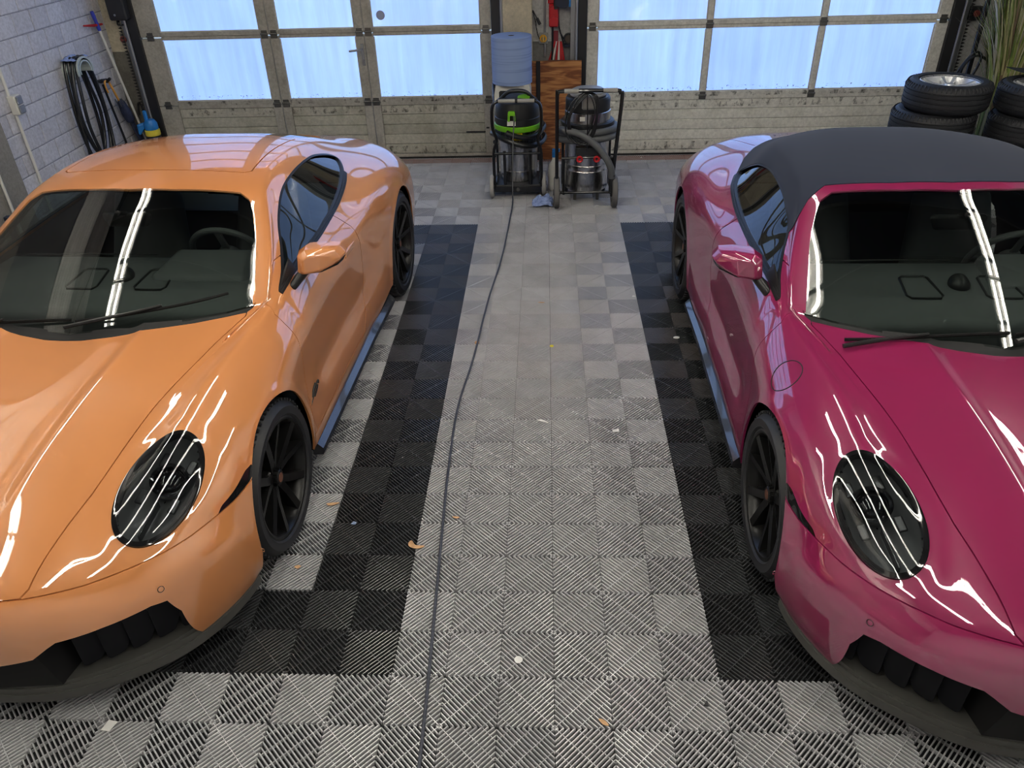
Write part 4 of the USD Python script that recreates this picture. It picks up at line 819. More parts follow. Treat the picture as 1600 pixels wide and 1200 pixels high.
# ---------------------------------------------------------------- things along the gates and walls
M_chrome = look('brushed_drum', {'t': ('texture_coordinate', {}), 'm': ('mapping', {'scale': (3, 3, .6)}), 'n': ('noise_texture', {'scale': 14, 'detail': 5}), 'r': ('map_range', {'to_min': .14, 'to_max': .34}), 'p': ('principled_bsdf', {'base_color': (.62,.61,.60), 'metallic': 1.0})},
    [('t.object', 'm.vector'), ('m.vector', 'n.vector'), ('n.fac', 'r.value'), ('r.result', 'p.roughness')])
M_black = look('black_plastic', base_color=(.018,.019,.021), roughness=.38); M_tubeb = look('black_tube', base_color=(.012,.012,.013), roughness=.25, coat_weight=.4)
M_hose = look('grey_hose', base_color=(.10,.105,.11), roughness=.5); M_hoseb = look('black_hose', base_color=(.012,.013,.015), roughness=.3)
M_green = look('lime_plastic', base_color=(.17,.50,.015), roughness=.35); M_yellow = look('yellow_label', base_color=(.80,.58,.01), roughness=.5); M_grip = look('grip_grey', base_color=(.36,.35,.32), roughness=.6)
M_wheelg = look('wheel_grey', base_color=(.36,.35,.33), roughness=.6); M_wheeld = look('wheel_dark', base_color=(.13,.125,.12), roughness=.6); M_redp = look('red_plastic', base_color=(.50,.015,.02), roughness=.35); M_whitep = look('white_plastic', base_color=(.66,.65,.60), roughness=.45)
M_bluep = look('blue_plastic', base_color=(.02,.22,.62), roughness=.4); M_darkblue = look('dark_blue', base_color=(.012,.018,.04), roughness=.5)
M_bluecloth = noisy('blue_cloth', (.20,.28,.55), (.36,.46,.75), 30, .9, bump=.6)
def wire(pts, r, n=6, sides=8, closed=False): return tube(spline(pts, n, closed), r, sides, closed)
def castor(p, x, y, R, w, mat, nm='wheel'):
    k = thing(nm, loc=(x, y, R), parent=p)
    part(k, 'tyre_ring', ring([(R*.66, -w*.45), (R*.9, -w/2), (R, -w*.32), (R, w*.32), (R*.9, w/2), (R*.66, w*.45), (R*.66, -w*.45)], 32, 'x'), mat)
    part(k, 'wheel_disc', cat_(ring([(1e-4, -w*.30), (R*.68, -w*.34), (R*.68, w*.34), (1e-4, w*.30)], 28, 'x'), cyl(R*.2, -w*.6, w*.6, 16, 'x')), M_black)

# left vacuum cleaner: black head, lime band, steel drum, black hose
def vac_left():
    v = thing('vacuum_cleaner', 'black wet vacuum with a lime green band, left of the two vacuums', 'vacuum cleaner', (-.275, 5.28, 0))
    part(v, 'drum', ring([(1e-4,.11),(.155,.11),(.165,.12),(.172,.20),(.176,.21),(.172,.22),(.178,.42),(.185,.43),(.188,.56),(1e-4,.56)], 56), M_chrome)
    part(v, 'band', ring([(.186,.570),(.205,.567),(.212,.580),(.210,.610),(.195,.617),(.186,.615),(.186,.570)], 56), M_green)
    part(v, 'head', ring([(1e-4,.615),(.200,.615),(.203,.625),(.203,.67),(.197,.675),(.200,.681),(.197,.755),(.180,.805),(.14,.83),(1e-4,.84)], 56), M_black)
    part(v, 'carry_handle', tube(spline([(-.15,-.02,.81),(-.08,-.04,.875),(0,-.05,.89),(.08,-.04,.875),(.15,-.02,.81)], 6), .017, 10), M_black)
    part(v, 'top_inlay', moved(cyl(.055, 0, .012, 24), (.06,-.06,.827), rx=.25), M_green)
    part(v, 'latch', tri(Manifold.extrude(poly(round_poly([(-.036,0),(.036,0),(.030,.085),(-.030,.085)], .012))-poly([(-.016,.0),(.016,0),(.014,.05),(-.014,.05)]), .03).transform(np.array([[1,0,0,-.045],[0,0,1,-.222],[0,1,0,.67]], float))), M_green)
    part(v, 'rating_plate', box(-.085,-.01,-.207,-.200,.63,.67,.001), M_whitep)
    part(v, 'yellow_label', box(-.045,.045,-.192,-.182,.50,.560,.001), M_yellow)
    for x in (-.21,.21):
        part(v, 'frame_post', cat_(wire([(x,-.24,.10),(x,-.24,.40),(x*.86,-.245,.52),(x,-.25,.62),(x*1.02,-.25,.74),(x*.96,-.25,.82),(x*.74,-.25,.85),(x*.5,-.25,.85)], .0135)), M_tubeb)
        part(v, 'side_strut', wire([(x*.95,-.21,.12),(x*.95,-.05,.14),(x*.95,.12,.12),(x*.95,.12,.55)], .011), M_tubeb)
        part(v, 'lower_post', wire([(x*.55,-.235,.12),(x*.55,-.235,.42)], .014), M_tubeb)
        part(v, 'grip', moved(cyl(.0165, -.072, .072, 14, 'x'), (math.copysign(.083, x),-.25,.851)), M_grip)
    part(v, 'grip_bar', moved(cyl(.0135, -.17, .17, 12, 'x'), (0,-.25,.851)), M_tubeb)
    part(v, 'cross_bar', moved(cyl(.011, -.20, .20, 12, 'x'), (0,-.24,.40)), M_tubeb)
    part(v, 'base_tray', box(-.205,.205,-.245,.16,.075,.115,.008), M_black); part(v, 'front_bar', box(-.21,.21,-.262,-.245,.055,.105,.004), M_tubeb)
    part(v, 'bolt', moved(cyl(.016, -.01, 0, 16, 'y'), (0,-.262,.08)), M_hinge)
    pts = []
    for k in range(27):
        a = -math.pi/2-.4+k*.42; z = .575-.0055*k-.03*math.sin(k*.8); r = .235+.012*math.sin(k*1.3); pts.append((r*math.cos(a), r*math.sin(a)*.97-.01, z))
    part(v, 'hose', tube(spline(pts, 4), .023, 10), M_hoseb)
    part(v, 'mains_cord', wire([(-.02,-.225,.72),(-.035,-.27,.50),(-.045,-.275,.25),(-.05,-.285,.06),(-.05,-.295,.03)], .006, 6, 6), M_hose)
    for x, y in ((-.235,-.24),(.235,-.17)): castor(v, x, y, .105, .038, M_wheelg)
    for x, y in ((-.15,.14),(.15,.14)): castor(v, x, y, .045, .025, M_black, 'castor')
vac_left()
# right vacuum cleaner: all steel drum, grey hose, tall tubular frame, cord over the head
def vac_right():
    v = thing('vacuum_cleaner', 'large steel drum vacuum with thick grey hose, right of the two vacuums', 'vacuum cleaner', (.335, 5.02, 0))
    part(v, 'drum', ring([(1e-4,.10),(.17,.10),(.186,.112),(.190,.15),(.190,.275),(.196,.285),(.190,.295),(.190,.325),(.196,.335),(.190,.345),(.190,.56),(.205,.57),(.205,.66),(1e-4,.66)], 64), M_chrome)
    part(v, 'drum_rim', ring([(.20,.655),(.222,.655),(.228,.67),(.228,.69),(.215,.70),(1e-4,.70)], 64), M_black)
    part(v, 'motor_head', ring([(1e-4,.70),(.195,.70),(.195,.775),(.188,.78),(1e-4,.78)], 64), M_chrome); part(v, 'filter_collar', ring([(.186,.78),(.190,.785),(.190,.87),(.178,.89),(1e-4,.90)], 64), M_black)
    part(v, 'motor_cap', cat_(ring([(1e-4,.895),(.15,.895),(.155,.905),(.15,.93),(.12,.945),(1e-4,.95)], 48), box(-.06,.06,-.205,-.12,.815,.93,.012)), look('cap_grey', base_color=(.30,.30,.30), roughness=.4))
    part(v, 'switch_plate', box(-.055,.055,-.212,-.204,.83,.915,.002), look('plate_grey', base_color=(.22,.21,.20), roughness=.35))
    part(v, 'yellow_label', box(-.035,.055,-.214,-.204,.590,.645,.001), M_yellow); part(v, 'small_label', box(-.075,-.03,-.200,-.194,.725,.76,.001), M_whitep)
    frame = [(-.265,-.27,.13),(-.265,-.27,.92),(-.255,-.27,.965),(-.215,-.27,.985),(.20,-.27,.985),(.245,-.27,.965),(.262,-.265,.92),(.225,-.26,.42),(.215,-.26,.20),(.215,-.26,.10)]
    part(v, 'push_frame', wire(frame, .0155, 5, 10), M_tubeb)
    for x in (-.15, .165): part(v, 'grip', moved(cyl(.0185, -.058, .058, 14, 'x'), (x,-.27,.985)), M_grip)
    for x in (-.205,.215): part(v, 'side_rail', wire([(x,-.26,.135),(x,-.05,.12),(x,.16,.12),(x,.17,.58)], .012), M_tubeb)
    part(v, 'lower_frame', wire([(-.205,-.26,.12),(-.205,-.255,.40),(-.19,-.255,.435),(.17,-.255,.435),(.20,-.255,.40),(.205,-.26,.12)], .011), M_tubeb)
    part(v, 'axle', moved(cyl(.011, -.25, .25, 12, 'x'), (0,-.26,.135)), M_tubeb)
    part(v, 'bracket', box(-.105,.105,-.255,-.193,.452,.520,.003), M_black)
    for x in (-.072,.072): part(v, 'red_knob', cat_(moved(ring([(.012,0),(.026,0),(.029,-.006),(.029,-.018),(.024,-.024),(.012,-.02),(.012,0)][::-1], 24, 'y'), (x,-.262,.430))), M_redp)
    pts = []
    for k in range(26):
        a = 3.3+k*.5; z = .545+.0045*k+.02*math.sin(k*.5); r = .245; pts.append((r*math.cos(a), r*math.sin(a)*.95, z))
    part(v, 'hose', tube(spline(pts, 5), .030, 12), M_hose)
    part(v, 'hose_end', tube(spline([(-.225,-.08,.63),(-.20,-.22,.66),(-.06,-.262,.63),(.06,-.275,.545),(.15,-.285,.44),(.195,-.29,.35),(.205,-.285,.27)], 6), .030, 12), M_hose); part(v, 'nozzle', tube([(.205,-.285,.30),(.207,-.282,.22),(.208,-.28,.15)], [.031,.027,.025], 14), M_black)
    rr = random.Random(5)
    for k in range(7):
        a, b = rr.uniform(-.03,.03), rr.uniform(-.02,.02)
        part(v, 'cord', wire([(-.02+a,-.235,.965),(-.11+a,-.25,.90+b),(-.175+a*.6,-.255,.76),(-.15+a,-.262,.62+b),(-.06+a,-.268,.565+b),(.02+a,-.264,.64),(.06+a*.5,-.25,.80+b),(.04+a,-.24,.93),(-.02+a,-.235,.965)], .0055, 5, 6), M_hoseb)
    part(v, 'plug_tail', wire([(-.02,-.262,.96),(-.015,-.275,.78),(-.012,-.28,.6),(-.015,-.278,.50)], .0055, 5, 6), M_hoseb)
    part(v, 'foot', cat_(*[cyl(.014, .0, .1, 12, at=(x,y,.015)) for x, y in ((-.1,-.1),(.1,-.1))]), M_hinge)
    for x, y in ((-.265,-.25),(.235,-.25)): castor(v, x, y, .136, .05, M_wheeld)
    for x, y in ((-.17,.16),(.17,.16)): castor(v, x, y, .05, .03, M_black, 'castor')
vac_right()
b = thing('spray_bottle', 'white bottle with silver blue cap standing between the vacuums', 'bottle', (.055, 5.25, 0))
part(b, 'bottle_body', ring([(1e-4,0),(.055,0),(.058,.01),(.058,.20),(.045,.24),(.022,.27),(.020,.31),(1e-4,.31)], 28), M_whitep); part(b, 'spray_head', cat_(cyl(.022,.30,.35,16), box(-.02,.05,-.012,.012,.345,.375,.004)), M_bluep)
# box with the blue paper roll
bx = thing('paper_bin', 'white plastic bin behind the left vacuum under the paper roll', 'bin', (-.33, 5.82, 0))
part(bx, 'bin_body', tri(Manifold.hull_points(np.array([(x,y,z) for x in (-.17,.17) for y in (-.16,.16) for z in (.0,.76)]+[(x,y,.84) for x in (-.155,.155) for y in (-.14,.14)]))), M_whitep, smooth=20)
part(bx, 'bin_opening', box(-.125,.125,-.166,-.150,.68,.795,.012), M_black); part(bx, 'bin_feet', box(-.15,.15,-.14,.14,.0,.02,.003), M_black)
ro = thing('paper_roll', 'big roll of blue workshop paper standing on the white bin', 'paper roll', (-.335, 5.80, .842))
M_paper = look('blue_paper', {'t': ('texture_coordinate', {}), 'm': ('mapping', {'scale': (.02,.02,1)}), 'n': ('noise_texture', {'scale': 55, 'detail': 3}), 'r': ('rgb_ramp', {'ramp': [(.32, (.19,.27,.50)), (.5, (.27,.37,.63))]}), 'p': ('principled_bsdf', {'roughness': .9})}, [('t.object', 'm.vector'), ('m.vector', 'n.vector'), ('n.fac', 'r.fac'), ('r.color', 'p.base_color')])
pr = [(.03,0),(.185,0)]
for k in range(12): pr += [(.185-.0012*(k % 3 == 1), .4*k/12+.004), (.186, .4*(k+1)/12)]
part(ro, 'paper', ring(pr+[(.184,.403),(.03,.403),(.03,0)], 64), M_paper)
part(ro, 'core', ring([(.022,.0),(.03,.0),(.03,.401),(.022,.401),(.022,.0)], 28), look('card_core', base_color=(.12,.10,.09), roughness=.9)); part(ro, 'paper_tail', tri(Manifold.extrude(poly([(-.187,0),(-.183,0),(-.176,-.10),(-.182,-.17),(-.19,-.10)]), .12).transform(np.array([[1,0,0,0],[0,0,1,-.07],[0,1,0,0]], float))), M_paper)
# plywood crate behind
M_ply = look('plywood', {'t': ('geometry', {}), 'm': ('mapping', {'scale': (1.2, 1, 9)}), 'n': ('noise_texture', {'scale': 2.2, 'detail': 3, 'distortion': 1.2}), 'w': ('math', {'math_type': 'multiply', 'value2': 11.0}), 's': ('math', {'math_type': 'sine'}),
    'r': ('rgb_ramp', {'ramp': [(.0, (.20,.065,.02)), (.25, (.34,.125,.04)), (.6, (.47,.20,.065)), (1, (.55,.26,.09))]}), 'q': ('map_range', {'from_min': -1.0}), 'p': ('principled_bsdf', {'roughness': .55})},
    [('t.position', 'm.vector'), ('m.vector', 'n.vector'), ('n.fac', 'w.value1'), ('w.value', 's.value1'), ('s.value', 'q.value'), ('q.result', 'r.fac'), ('r.color', 'p.base_color')])
cr = thing('plywood_board', 'reddish plywood board with bold grain leaning at the pier behind the vacuums', 'board', (0, 0, 0))
part(cr, 'board_panel', box(-.42,.325,6.14,6.165,0,.955,.003), M_ply); part(cr, 'strap', box(-.115,-.075,6.133,6.139,.0,.956,.001), M_track)
# electrics on the grey wall between the gates
YW = 6.36
s = thing('red_socket', 'red power socket box on the grey wall between the gates', 'socket', (.055, YW, 1.33))
part(s, 'socket_box', box(-.045,.045,-.07,.0,-.10,.10,.01), M_redp); part(s, 'socket_lid', cat_(moved(cyl(.04, -.03, 0, 24, 'y'), (0,-.07,-.045)), moved(cyl(.033, -.03, 0, 24, 'y'), (.0,-.07,.05))), M_redp); part(s, 'plug', cat_(moved(cyl(.02, 0, .12, 16), (.02,-.09,.06)), box(-.0,.04,-.11,-.07,.08,.19,.006)), M_black)
s = thing('red_strip_panel', 'tall red panel strip above the red power socket', 'panel', (.035, YW, 1.42)); part(s, 'panel_face', box(-.035,.035,-.02,0,.01,.42,.004), M_redp); part(s, 'panel_frame', box(-.043,-.035,-.022,0,.01,.42,.002), M_whitep)
s = thing('rotary_switch', 'yellow rotary switch on a grey plate between the gates', 'switch', (-.045, YW, 1.125)); part(s, 'switch_plate', box(-.045,.045,-.03,-.0,-.05,.05,.006), look('switch_grey', base_color=(.25,.25,.24), roughness=.5)); part(s, 'switch_ring', moved(ring([(.020,0),(.034,0),(.036,-.005),(.030,-.014),(.020,-.012)][::-1], 28, 'y'), (0,-.030,0)), look('switch_orange', base_color=(.75,.38,.03), roughness=.4)); part(s, 'switch_knob', box(-.008,.008,-.058,-.030,-.028,.028,.004), look('switch_orange2', base_color=(.70,.45,.10), roughness=.4))
s = thing('blue_black_reel', 'blue and black hanging cable reel at the top between the gates', 'cable reel', (.165, YW-.06, 1.52)); part(s, 'reel_body', tri(prism_side(poly(round_poly([(-.115,.30),(-.095,-.09),(-.05,-.12),(.03,-.12),(.055,.30)], .04)), -.06, .05)), M_darkblue); part(s, 'reel_cover', tri(prism_side(poly(round_poly([(.056,.30),(.031,-.118),(.07,-.10),(.105,-.02),(.115,.30)], .03)), -.055, .05)), M_bluep)
s = thing('cable_clip', 'dark round cable holder with blue tape on the grey wall', 'cable holder', (.20, YW, 1.12)); part(s, 'holder_ring', moved(ring([(.035,0),(.048,0),(.048,-.05),(.035,-.05),(.035,0)][::-1], 28, 'y'), (0,0,0)), M_black); part(s, 'tape_core', moved(cyl(.034, -.045, 0, 24, 'y'), (0,0,0)), look('tape_brown', base_color=(.10,.075,.055), roughness=.6)); part(s, 'blue_band', box(-.045,.045,-.056,-.0,-.075,-.046,.004), M_darkblue)
s = thing('red_tape_bundle', 'bundle of red and white barrier tape hanging on the grey wall', 'tape', (.10, YW-.03, 0))
for k, (x0, x1, m) in enumerate(((-.03,-.085,M_redp),(-.015,-.05,M_whitep),(0,-.02,M_redp),(.01,.005,M_whitep),(.02,.03,M_redp),(.03,.055,M_redp))): part(s, 'tape_strip', tri(Manifold.extrude(poly([(x0-.006,1.10),(x0+.006,1.10),(x1+.010,.93),(x1-.010,.93)]), .003).transform(np.array([[1,0,0,0],[0,0,-1,-.004*k],[0,1,0,0]], float))), m)
solo('red_folder', box(.055,.10,YW-.03,YW,1.04,1.19,.003), look('dark_red', base_color=(.20,.02,.03), roughness=.5), 'dark red card pocket under the red power socket', 'card pocket')
s = thing('jumper_lead', 'short cable with black plug hanging from the pier edge', 'cable', (0,0,0)); part(s, 'lead_wire', wire([(-.142,6.31,1.37),(-.12,6.32,1.28),(-.10,6.33,1.17),(-.07,6.33,1.11),(-.03,6.33,1.09)], .004, 6, 6), M_hoseb); part(s, 'lead_plug', cat_(tube([(-.15,6.31,1.36),(-.145,6.31,1.38)], .012), tube([(-.14,6.31,1.375),(-.10,6.31,1.30)], .005), tube([(-.105,6.31,1.31),(-.075,6.31,1.255)], .015)), M_black)
for k, (pts, r, lab) in enumerate((([(-.03,6.345,1.9),(-.03,6.345,1.2),(-.03,6.345,.96)], .011, 'grey conduit left of the red socket on the pier wall'), ([(.045,6.33,1.24),(.045,6.33,1.05),(.04,6.33,.93)], .010, 'thick black cable dropping from the red socket'),
        ([(.235,6.33,1.62),(.26,6.33,1.35),(.275,6.33,1.16),(.24,6.32,1.08),(.18,6.32,1.09),(.13,6.32,1.16)], .006, 'thin dark cable looping right of the red socket'), ([(.315,6.34,1.7),(.305,6.34,1.4),(.30,6.34,1.15),(.305,6.34,.95)], .0065, 'dark cable running down beside the right gate track'), ([(.10,6.33,1.42),(.105,6.32,1.25),(.13,6.32,1.15),(.16,6.32,1.06)], .007, 'short dark cable crossing the red card pocket'))):
    solo('wall_cable', wire(pts, r, 6, 8), M_hoseb if k else M_steel, lab, 'cable')

# cable and cloth and litter on the floor
cab = [(-.325,4.985,.03),(-.322,4.9,.012),(-.325,4.69,.008),(-.362,3.74,.006),(-.425,2.99,.006),(-.468,2.23,.006),(-.515,1.69,.006),(-.511,1.145,.006),(-.493,.706,.006),(-.475,.312,.006),(-.458,-.066,.006),(-.45,-.31,.006),(-.44,-.7,.006),(-.46,-1.1,.006)]
solo('power_cable', wire(cab, .0065, 8, 8), look('cable_grey', base_color=(.05,.055,.075), roughness=.5), 'long dark cable lying along the grey tiles between the cars', 'cable')
def crumple(w, d, h, seed, n=18):
    u, v_ = np.meshgrid(np.linspace(-1,1,n), np.linspace(-1,1,n), indexing='ij'); p = np.stack([u*w, v_*d, 0*u], -1)
    q = meshkit.fbm(np.stack([u*2.2+seed, v_*2.2, 0*u+seed], -1), 4, seed); e = np.clip(1-np.maximum(abs(u), abs(v_))**3, 0, 1)
    p[..., 2] = h*(.10+1.7*np.clip(q-.25, 0, 1)*(.25+.75*e)); p[..., 0] += w*.35*(q-.5); p[..., 1] += d*.3*(meshkit.fbm(np.stack([u*2+7, v_*2+seed, 0*u], -1), 3, seed+3)-.5)
    i = np.arange(n*n).reshape(n, n); f = np.stack([i[:-1,:-1], i[1:,:-1], i[1:,1:], i[:-1,1:]], -1).reshape(-1, 4); V, F = tri((p.reshape(-1,3), f))
    V2 = V-[0,0,.0015]; return np.vstack([V, V2]), np.vstack([F, F[:, ::-1]+len(V)])
solo('cleaning_cloth', moved(crumple(.09,.09,.10,4), (-.055,4.84,.0)), M_bluecloth, 'crumpled blue cleaning cloth on the floor in front of the vacuums', 'cloth', smooth=60)
def leaf(pts, z0=.004, th=.0015, curl=.012):
    c = poly(smooth_poly(pts, 4)); v, f = tri(Manifold.extrude(c, th).refine_to_length(.012)); v = v.copy(); r = np.linalg.norm(v[:, :2], axis=1); v[:, 2] += curl*(r/.05)**2*.4+z0; return v, f
M_leaf = noisy('dry_leaf', (.45,.25,.12), (.62,.38,.20), 30, .8); M_bit = look('paper_white', base_color=(.8,.8,.78), roughness=.8); M_ybit = look('yellow_bit', base_color=(.75,.65,.05), roughness=.6); M_bbit = look('blue_bit', base_color=(.25,.32,.5), roughness=.7)
solo('dry_leaf', moved(leaf([(-.035,.010),(-.030,-.012),(.0,-.022),(.028,-.016),(.040,-.004),(.022,-.002),(-.004,.0),(-.024,.022)]), (-.60,.655,0), rz=-.1), M_leaf, 'curled tan dry leaf on the edge of the black tiles left of the cable', 'leaf')
for nm, shape, at, m, lab, cat_name in (
    ('paper_disc', tri(Manifold.extrude(poly(circle(0,0,.0155,28)), .002)), (-.133,.072), M_bit, 'small white paper disc on the grey tiles near the front', 'paper disc'),
    ('paper_scrap', tri(Manifold.extrude(poly([(-.022,-.018),(.010,-.022),(.022,.016),(-.012,.022)]), .002)), (-1.56,-.222), M_bit, 'white paper scrap on the tiles below the orange car front', 'paper scrap'),
    ('paper_scrap', tri(Manifold.extrude(poly([(-.018,-.012),(.018,-.010),(.016,.014),(-.018,.010)]), .002)), (.339,1.495), M_bit, 'white rectangular paper scrap near the right black strip', 'paper scrap'),
    ('paper_scrap', tri(Manifold.extrude(poly(smooth_poly([(-.030,.008),(-.005,.012),(.020,-.004),(.028,-.018),(.010,-.010),(-.015,.0)],3)), .002)), (-.045,1.581), M_bit, 'curved white paper shred in the middle of the lane', 'paper scrap'),
    ('yellow_crumb', tri(Manifold.extrude(poly(circle(0,0,.012,12)), .004)), (.009,2.369), M_ybit, 'yellow crumb on the grey lane', 'crumb'),
    ('wood_crumb', tri(Manifold.extrude(poly(circle(0,0,.014,9)), .008)), (-.462,2.413), M_leaf, 'pale brown crumb beside the cable', 'crumb'),
    ('leaf_scrap', leaf([(-.03,.002),(-.004,.010),(.024,.012),(.03,.006),(.006,-.006),(-.016,-.010)]), (-1.032,.915), M_leaf, 'yellowish leaf scrap beside the orange car front tyre', 'leaf'),
    ('leaf_scrap', leaf([(-.014,.0),(.0,.010),(.014,.004),(.004,-.010)]), (-1.093,.521), M_leaf, 'brown leaf scrap on the light tile ahead of the orange car tyre', 'leaf'),
    ('leaf_scrap', leaf([(-.018,.012),(.002,.008),(.016,-.012),(-.004,-.008)]), (.17,-.18), M_leaf, 'brown leaf scrap at the bottom of the lane', 'leaf'),
    ('leaf_scrap', leaf([(-.016,.004),(.0,.008),(.018,.002),(.004,-.006)]), (-.442,.829), M_leaf, 'small brown leaf scrap just right of the cable', 'leaf'),
    ('leaf_scrap', leaf([(-.02,.002),(.0,.006),(.026,-.004),(.004,-.006)]), (-.06,2.95), M_leaf, 'brown leaf scrap in the lane towards the vacuums', 'leaf'),
    ('grey_scrap', tri(Manifold.extrude(poly(smooth_poly([(-.02,0),(-.005,.010),(.018,.006),(.014,-.008),(-.008,-.010)],3)), .006)), (.793,2.464), M_bit, 'whitish scrap on the black tiles left of the magenta car', 'paper scrap'),
    ('blue_scrap', tri(Manifold.extrude(poly([(-.012,-.006),(.008,-.010),(.012,.006),(-.004,.012)]), .003)), (-.906,.792), M_bbit, 'blue plastic scrap on the black tiles beside the orange car', 'plastic scrap'),
    ('white_chip', tri(Manifold.extrude(poly([(-.010,-.008),(.012,-.006),(.006,.010)]), .003)), (.955,6.16), M_bit, 'white chip on the red sill of the right gate', 'chip'),
    ('white_flake', tri(Manifold.extrude(poly([(-.010,-.004),(.012,-.006),(.008,.008),(-.006,.006)]), .003)), (.58,3.04), M_bit, 'white flake on the light tile edge beside the right black strip', 'flake'),
    ('black_chip', tri(Manifold.extrude(poly([(-.010,-.008),(.008,-.010),(.006,.012)]), .004)), (.532,-.10), M_track, 'black chip on the grey tiles at the front right of the lane', 'chip')):
    solo(nm, moved(shape, (*at, .0)), m, lab, cat_name)

# left wall
WX = WL
hk = thing('hose_hook', 'pale grey hose hanger on the left block wall', 'hose hanger', (WX, 5.42, 1.10))
part(hk, 'back_plate', tri(prism_front(poly(round_poly([(-.10,-.10),(-.09,.05),(0,.10),(.09,.05),(.10,-.10),(.07,-.10),(0,.02),(-.07,-.10)], .03)), 0, .02)), look('hook_grey', base_color=(.45,.50,.47), roughness=.5))
arc = [(.0,.10*math.cos(a),.085*math.sin(a)) for a in np.linspace(-.3, math.pi+.3, 14)]
def sweep_band(x0, x1, pr): return tri(prism_front(poly(np.vstack([np.array(pr)*1.0, (np.array(pr)*.86)[::-1]])), x0, x1))
part(hk, 'saddle', sweep_band(.0, .17, [(y, z) for _, y, z in arc]), LOOK['hook_grey'])
part(hk, 'front_flange', sweep_band(.155, .17, [(y*1.35, z*1.35) for _, y, z in arc]), LOOK['hook_grey'])
ho = thing('water_hose', 'coiled black water hose on the pale hanger of the left wall', 'hose', (WX, 5.44, 1.10))
rr = random.Random(8)
for k in range(4):
    x = .03+.034*k; w = .195+rr.uniform(-.035,.035); d = .80+rr.uniform(-.09,.09)
    part(ho, 'hose_loop', tube(spline([(x,0,.102),(x,.09,.07),(x,w*.86,-.16),(x+rr.uniform(-.01,.01),w,-d*.55),(x,w*.6,-d*.9),(x,0,-d),(x,-w*.6,-d*.9),(x+rr.uniform(-.01,.01),-w,-d*.55),(x,-w*.86,-.16),(x,-.09,.07)], 6, True), .0145, 10, True), M_hoseb)
part(ho, 'hose_tail', wire([(.05,-.17,-.35),(.07,-.20,-.55),(.06,-.215,-.80),(.06,-.22,-1.08)], .0135), M_hoseb)
solo('wiping_rag', moved(crumple(.065,.12,.05,9), (WX+.085,5.43,1.185)), M_bluecloth, 'light blue rag lying on top of the hose hanger', 'rag', smooth=60)
p = thing('squeegee_pole', 'white pole with blue handle and red squeegee leaning in the left corner', 'squeegee', (0,0,0))
a, b_ = np.array((WX+.05, 6.02, 1.50)), np.array((WX+.135, 6.25, .015)); L = lambda t: a+(b_-a)*t
part(p, 'pole_shaft', tube([L(.11), L(1)], .0125, 12), M_whitep); part(p, 'blue_grip', tube([L(0), L(.03), L(.06), L(.10), L(.115)], [.016,.018,.015,.018,.014], 14), look('grip_blue', base_color=(.03,.05,.42), roughness=.5))
part(p, 'red_blade', tube([(WX+.045,5.82,1.405),(WX+.055,5.97,1.385),(WX+.06,6.12,1.375)], [.007,.013,.010], 8), M_redp)
um = thing('umbrella', 'folded dark blue umbrella with orange crook handle on the left wall', 'umbrella', (-.03,-.11,0))
part(um, 'crook_handle', wire([(WX+.075,6.00,.80),(WX+.075,5.985,.86),(WX+.075,6.00,.905),(WX+.08,6.045,.905),(WX+.085,6.07,.85),(WX+.09,6.10,.76),(WX+.095,6.12,.69)], .0105, 6, 10), look('umbrella_orange', base_color=(.72,.33,.06), roughness=.4))
part(um, 'canopy', tube(spline([(WX+.095,6.12,.705),(WX+.10,6.14,.67),(WX+.105,6.17,.58),(WX+.11,6.195,.50),(WX+.115,6.21,.46),(WX+.12,6.24,.38),(WX+.125,6.27,.27),(WX+.13,6.29,.12)], 4), np.interp(np.linspace(0,1,29), [0,.12,.3,.48,.55,.7,1], [.012,.034,.050,.042,.022,.030,.012]), 10), noisy('umbrella_cloth', (.012,.018,.045), (.03,.04,.09), 14, .6, bump=.4))
part(um, 'rib_tips', cat_(*[tube([(WX+.10+.03*math.cos(t),6.13+.02*math.sin(t),.64),(WX+.095+.035*math.cos(t),6.115+.03*math.sin(t),.715)], .003, 5) for t in np.arange(6)]), M_hinge)
wh = thing('wall_hook', 'black double hook holding the umbrella on the left wall', 'hook', (WX, 5.89, .90)); part(wh, 'hook_body', hull((0.012,-.05,.015,.014),(.02,.03,.0,.016),(.05,.03,.012,.014)), M_black); part(wh, 'hook_peg', cat_(hull((.03,-.05,.01,.014),(.05,-.05,.022,.015)), hull((.05,.03,-.005,.014),(.085,.03,.02,.014))), M_black)
solo('black_rod', tube(spline([(WX+.035,5.86,.88),(WX+.035,5.90,.65),(WX+.04,5.94,.40),(WX+.045,5.97,.12),(WX+.045,5.98,.005)], 4), .011, 10), M_hoseb, 'thin black rod hanging left of the umbrella', 'rod')
solo('black_cord_loop', wire([(WX+.11,6.24,.50),(WX+.12,6.25,.60),(WX+.14,6.26,.61),(WX+.15,6.265,.55),(WX+.155,6.265,.42),(WX+.17,6.27,.34),(WX+.14,6.27,.32)], .009, 6, 8), M_hoseb, 'black cord loop in the corner behind the white pole', 'cord')
sb = thing('spray_can', 'blue and yellow pump sprayer in the corner beside the left gate', 'sprayer', (-4.05, 6.10, 0))
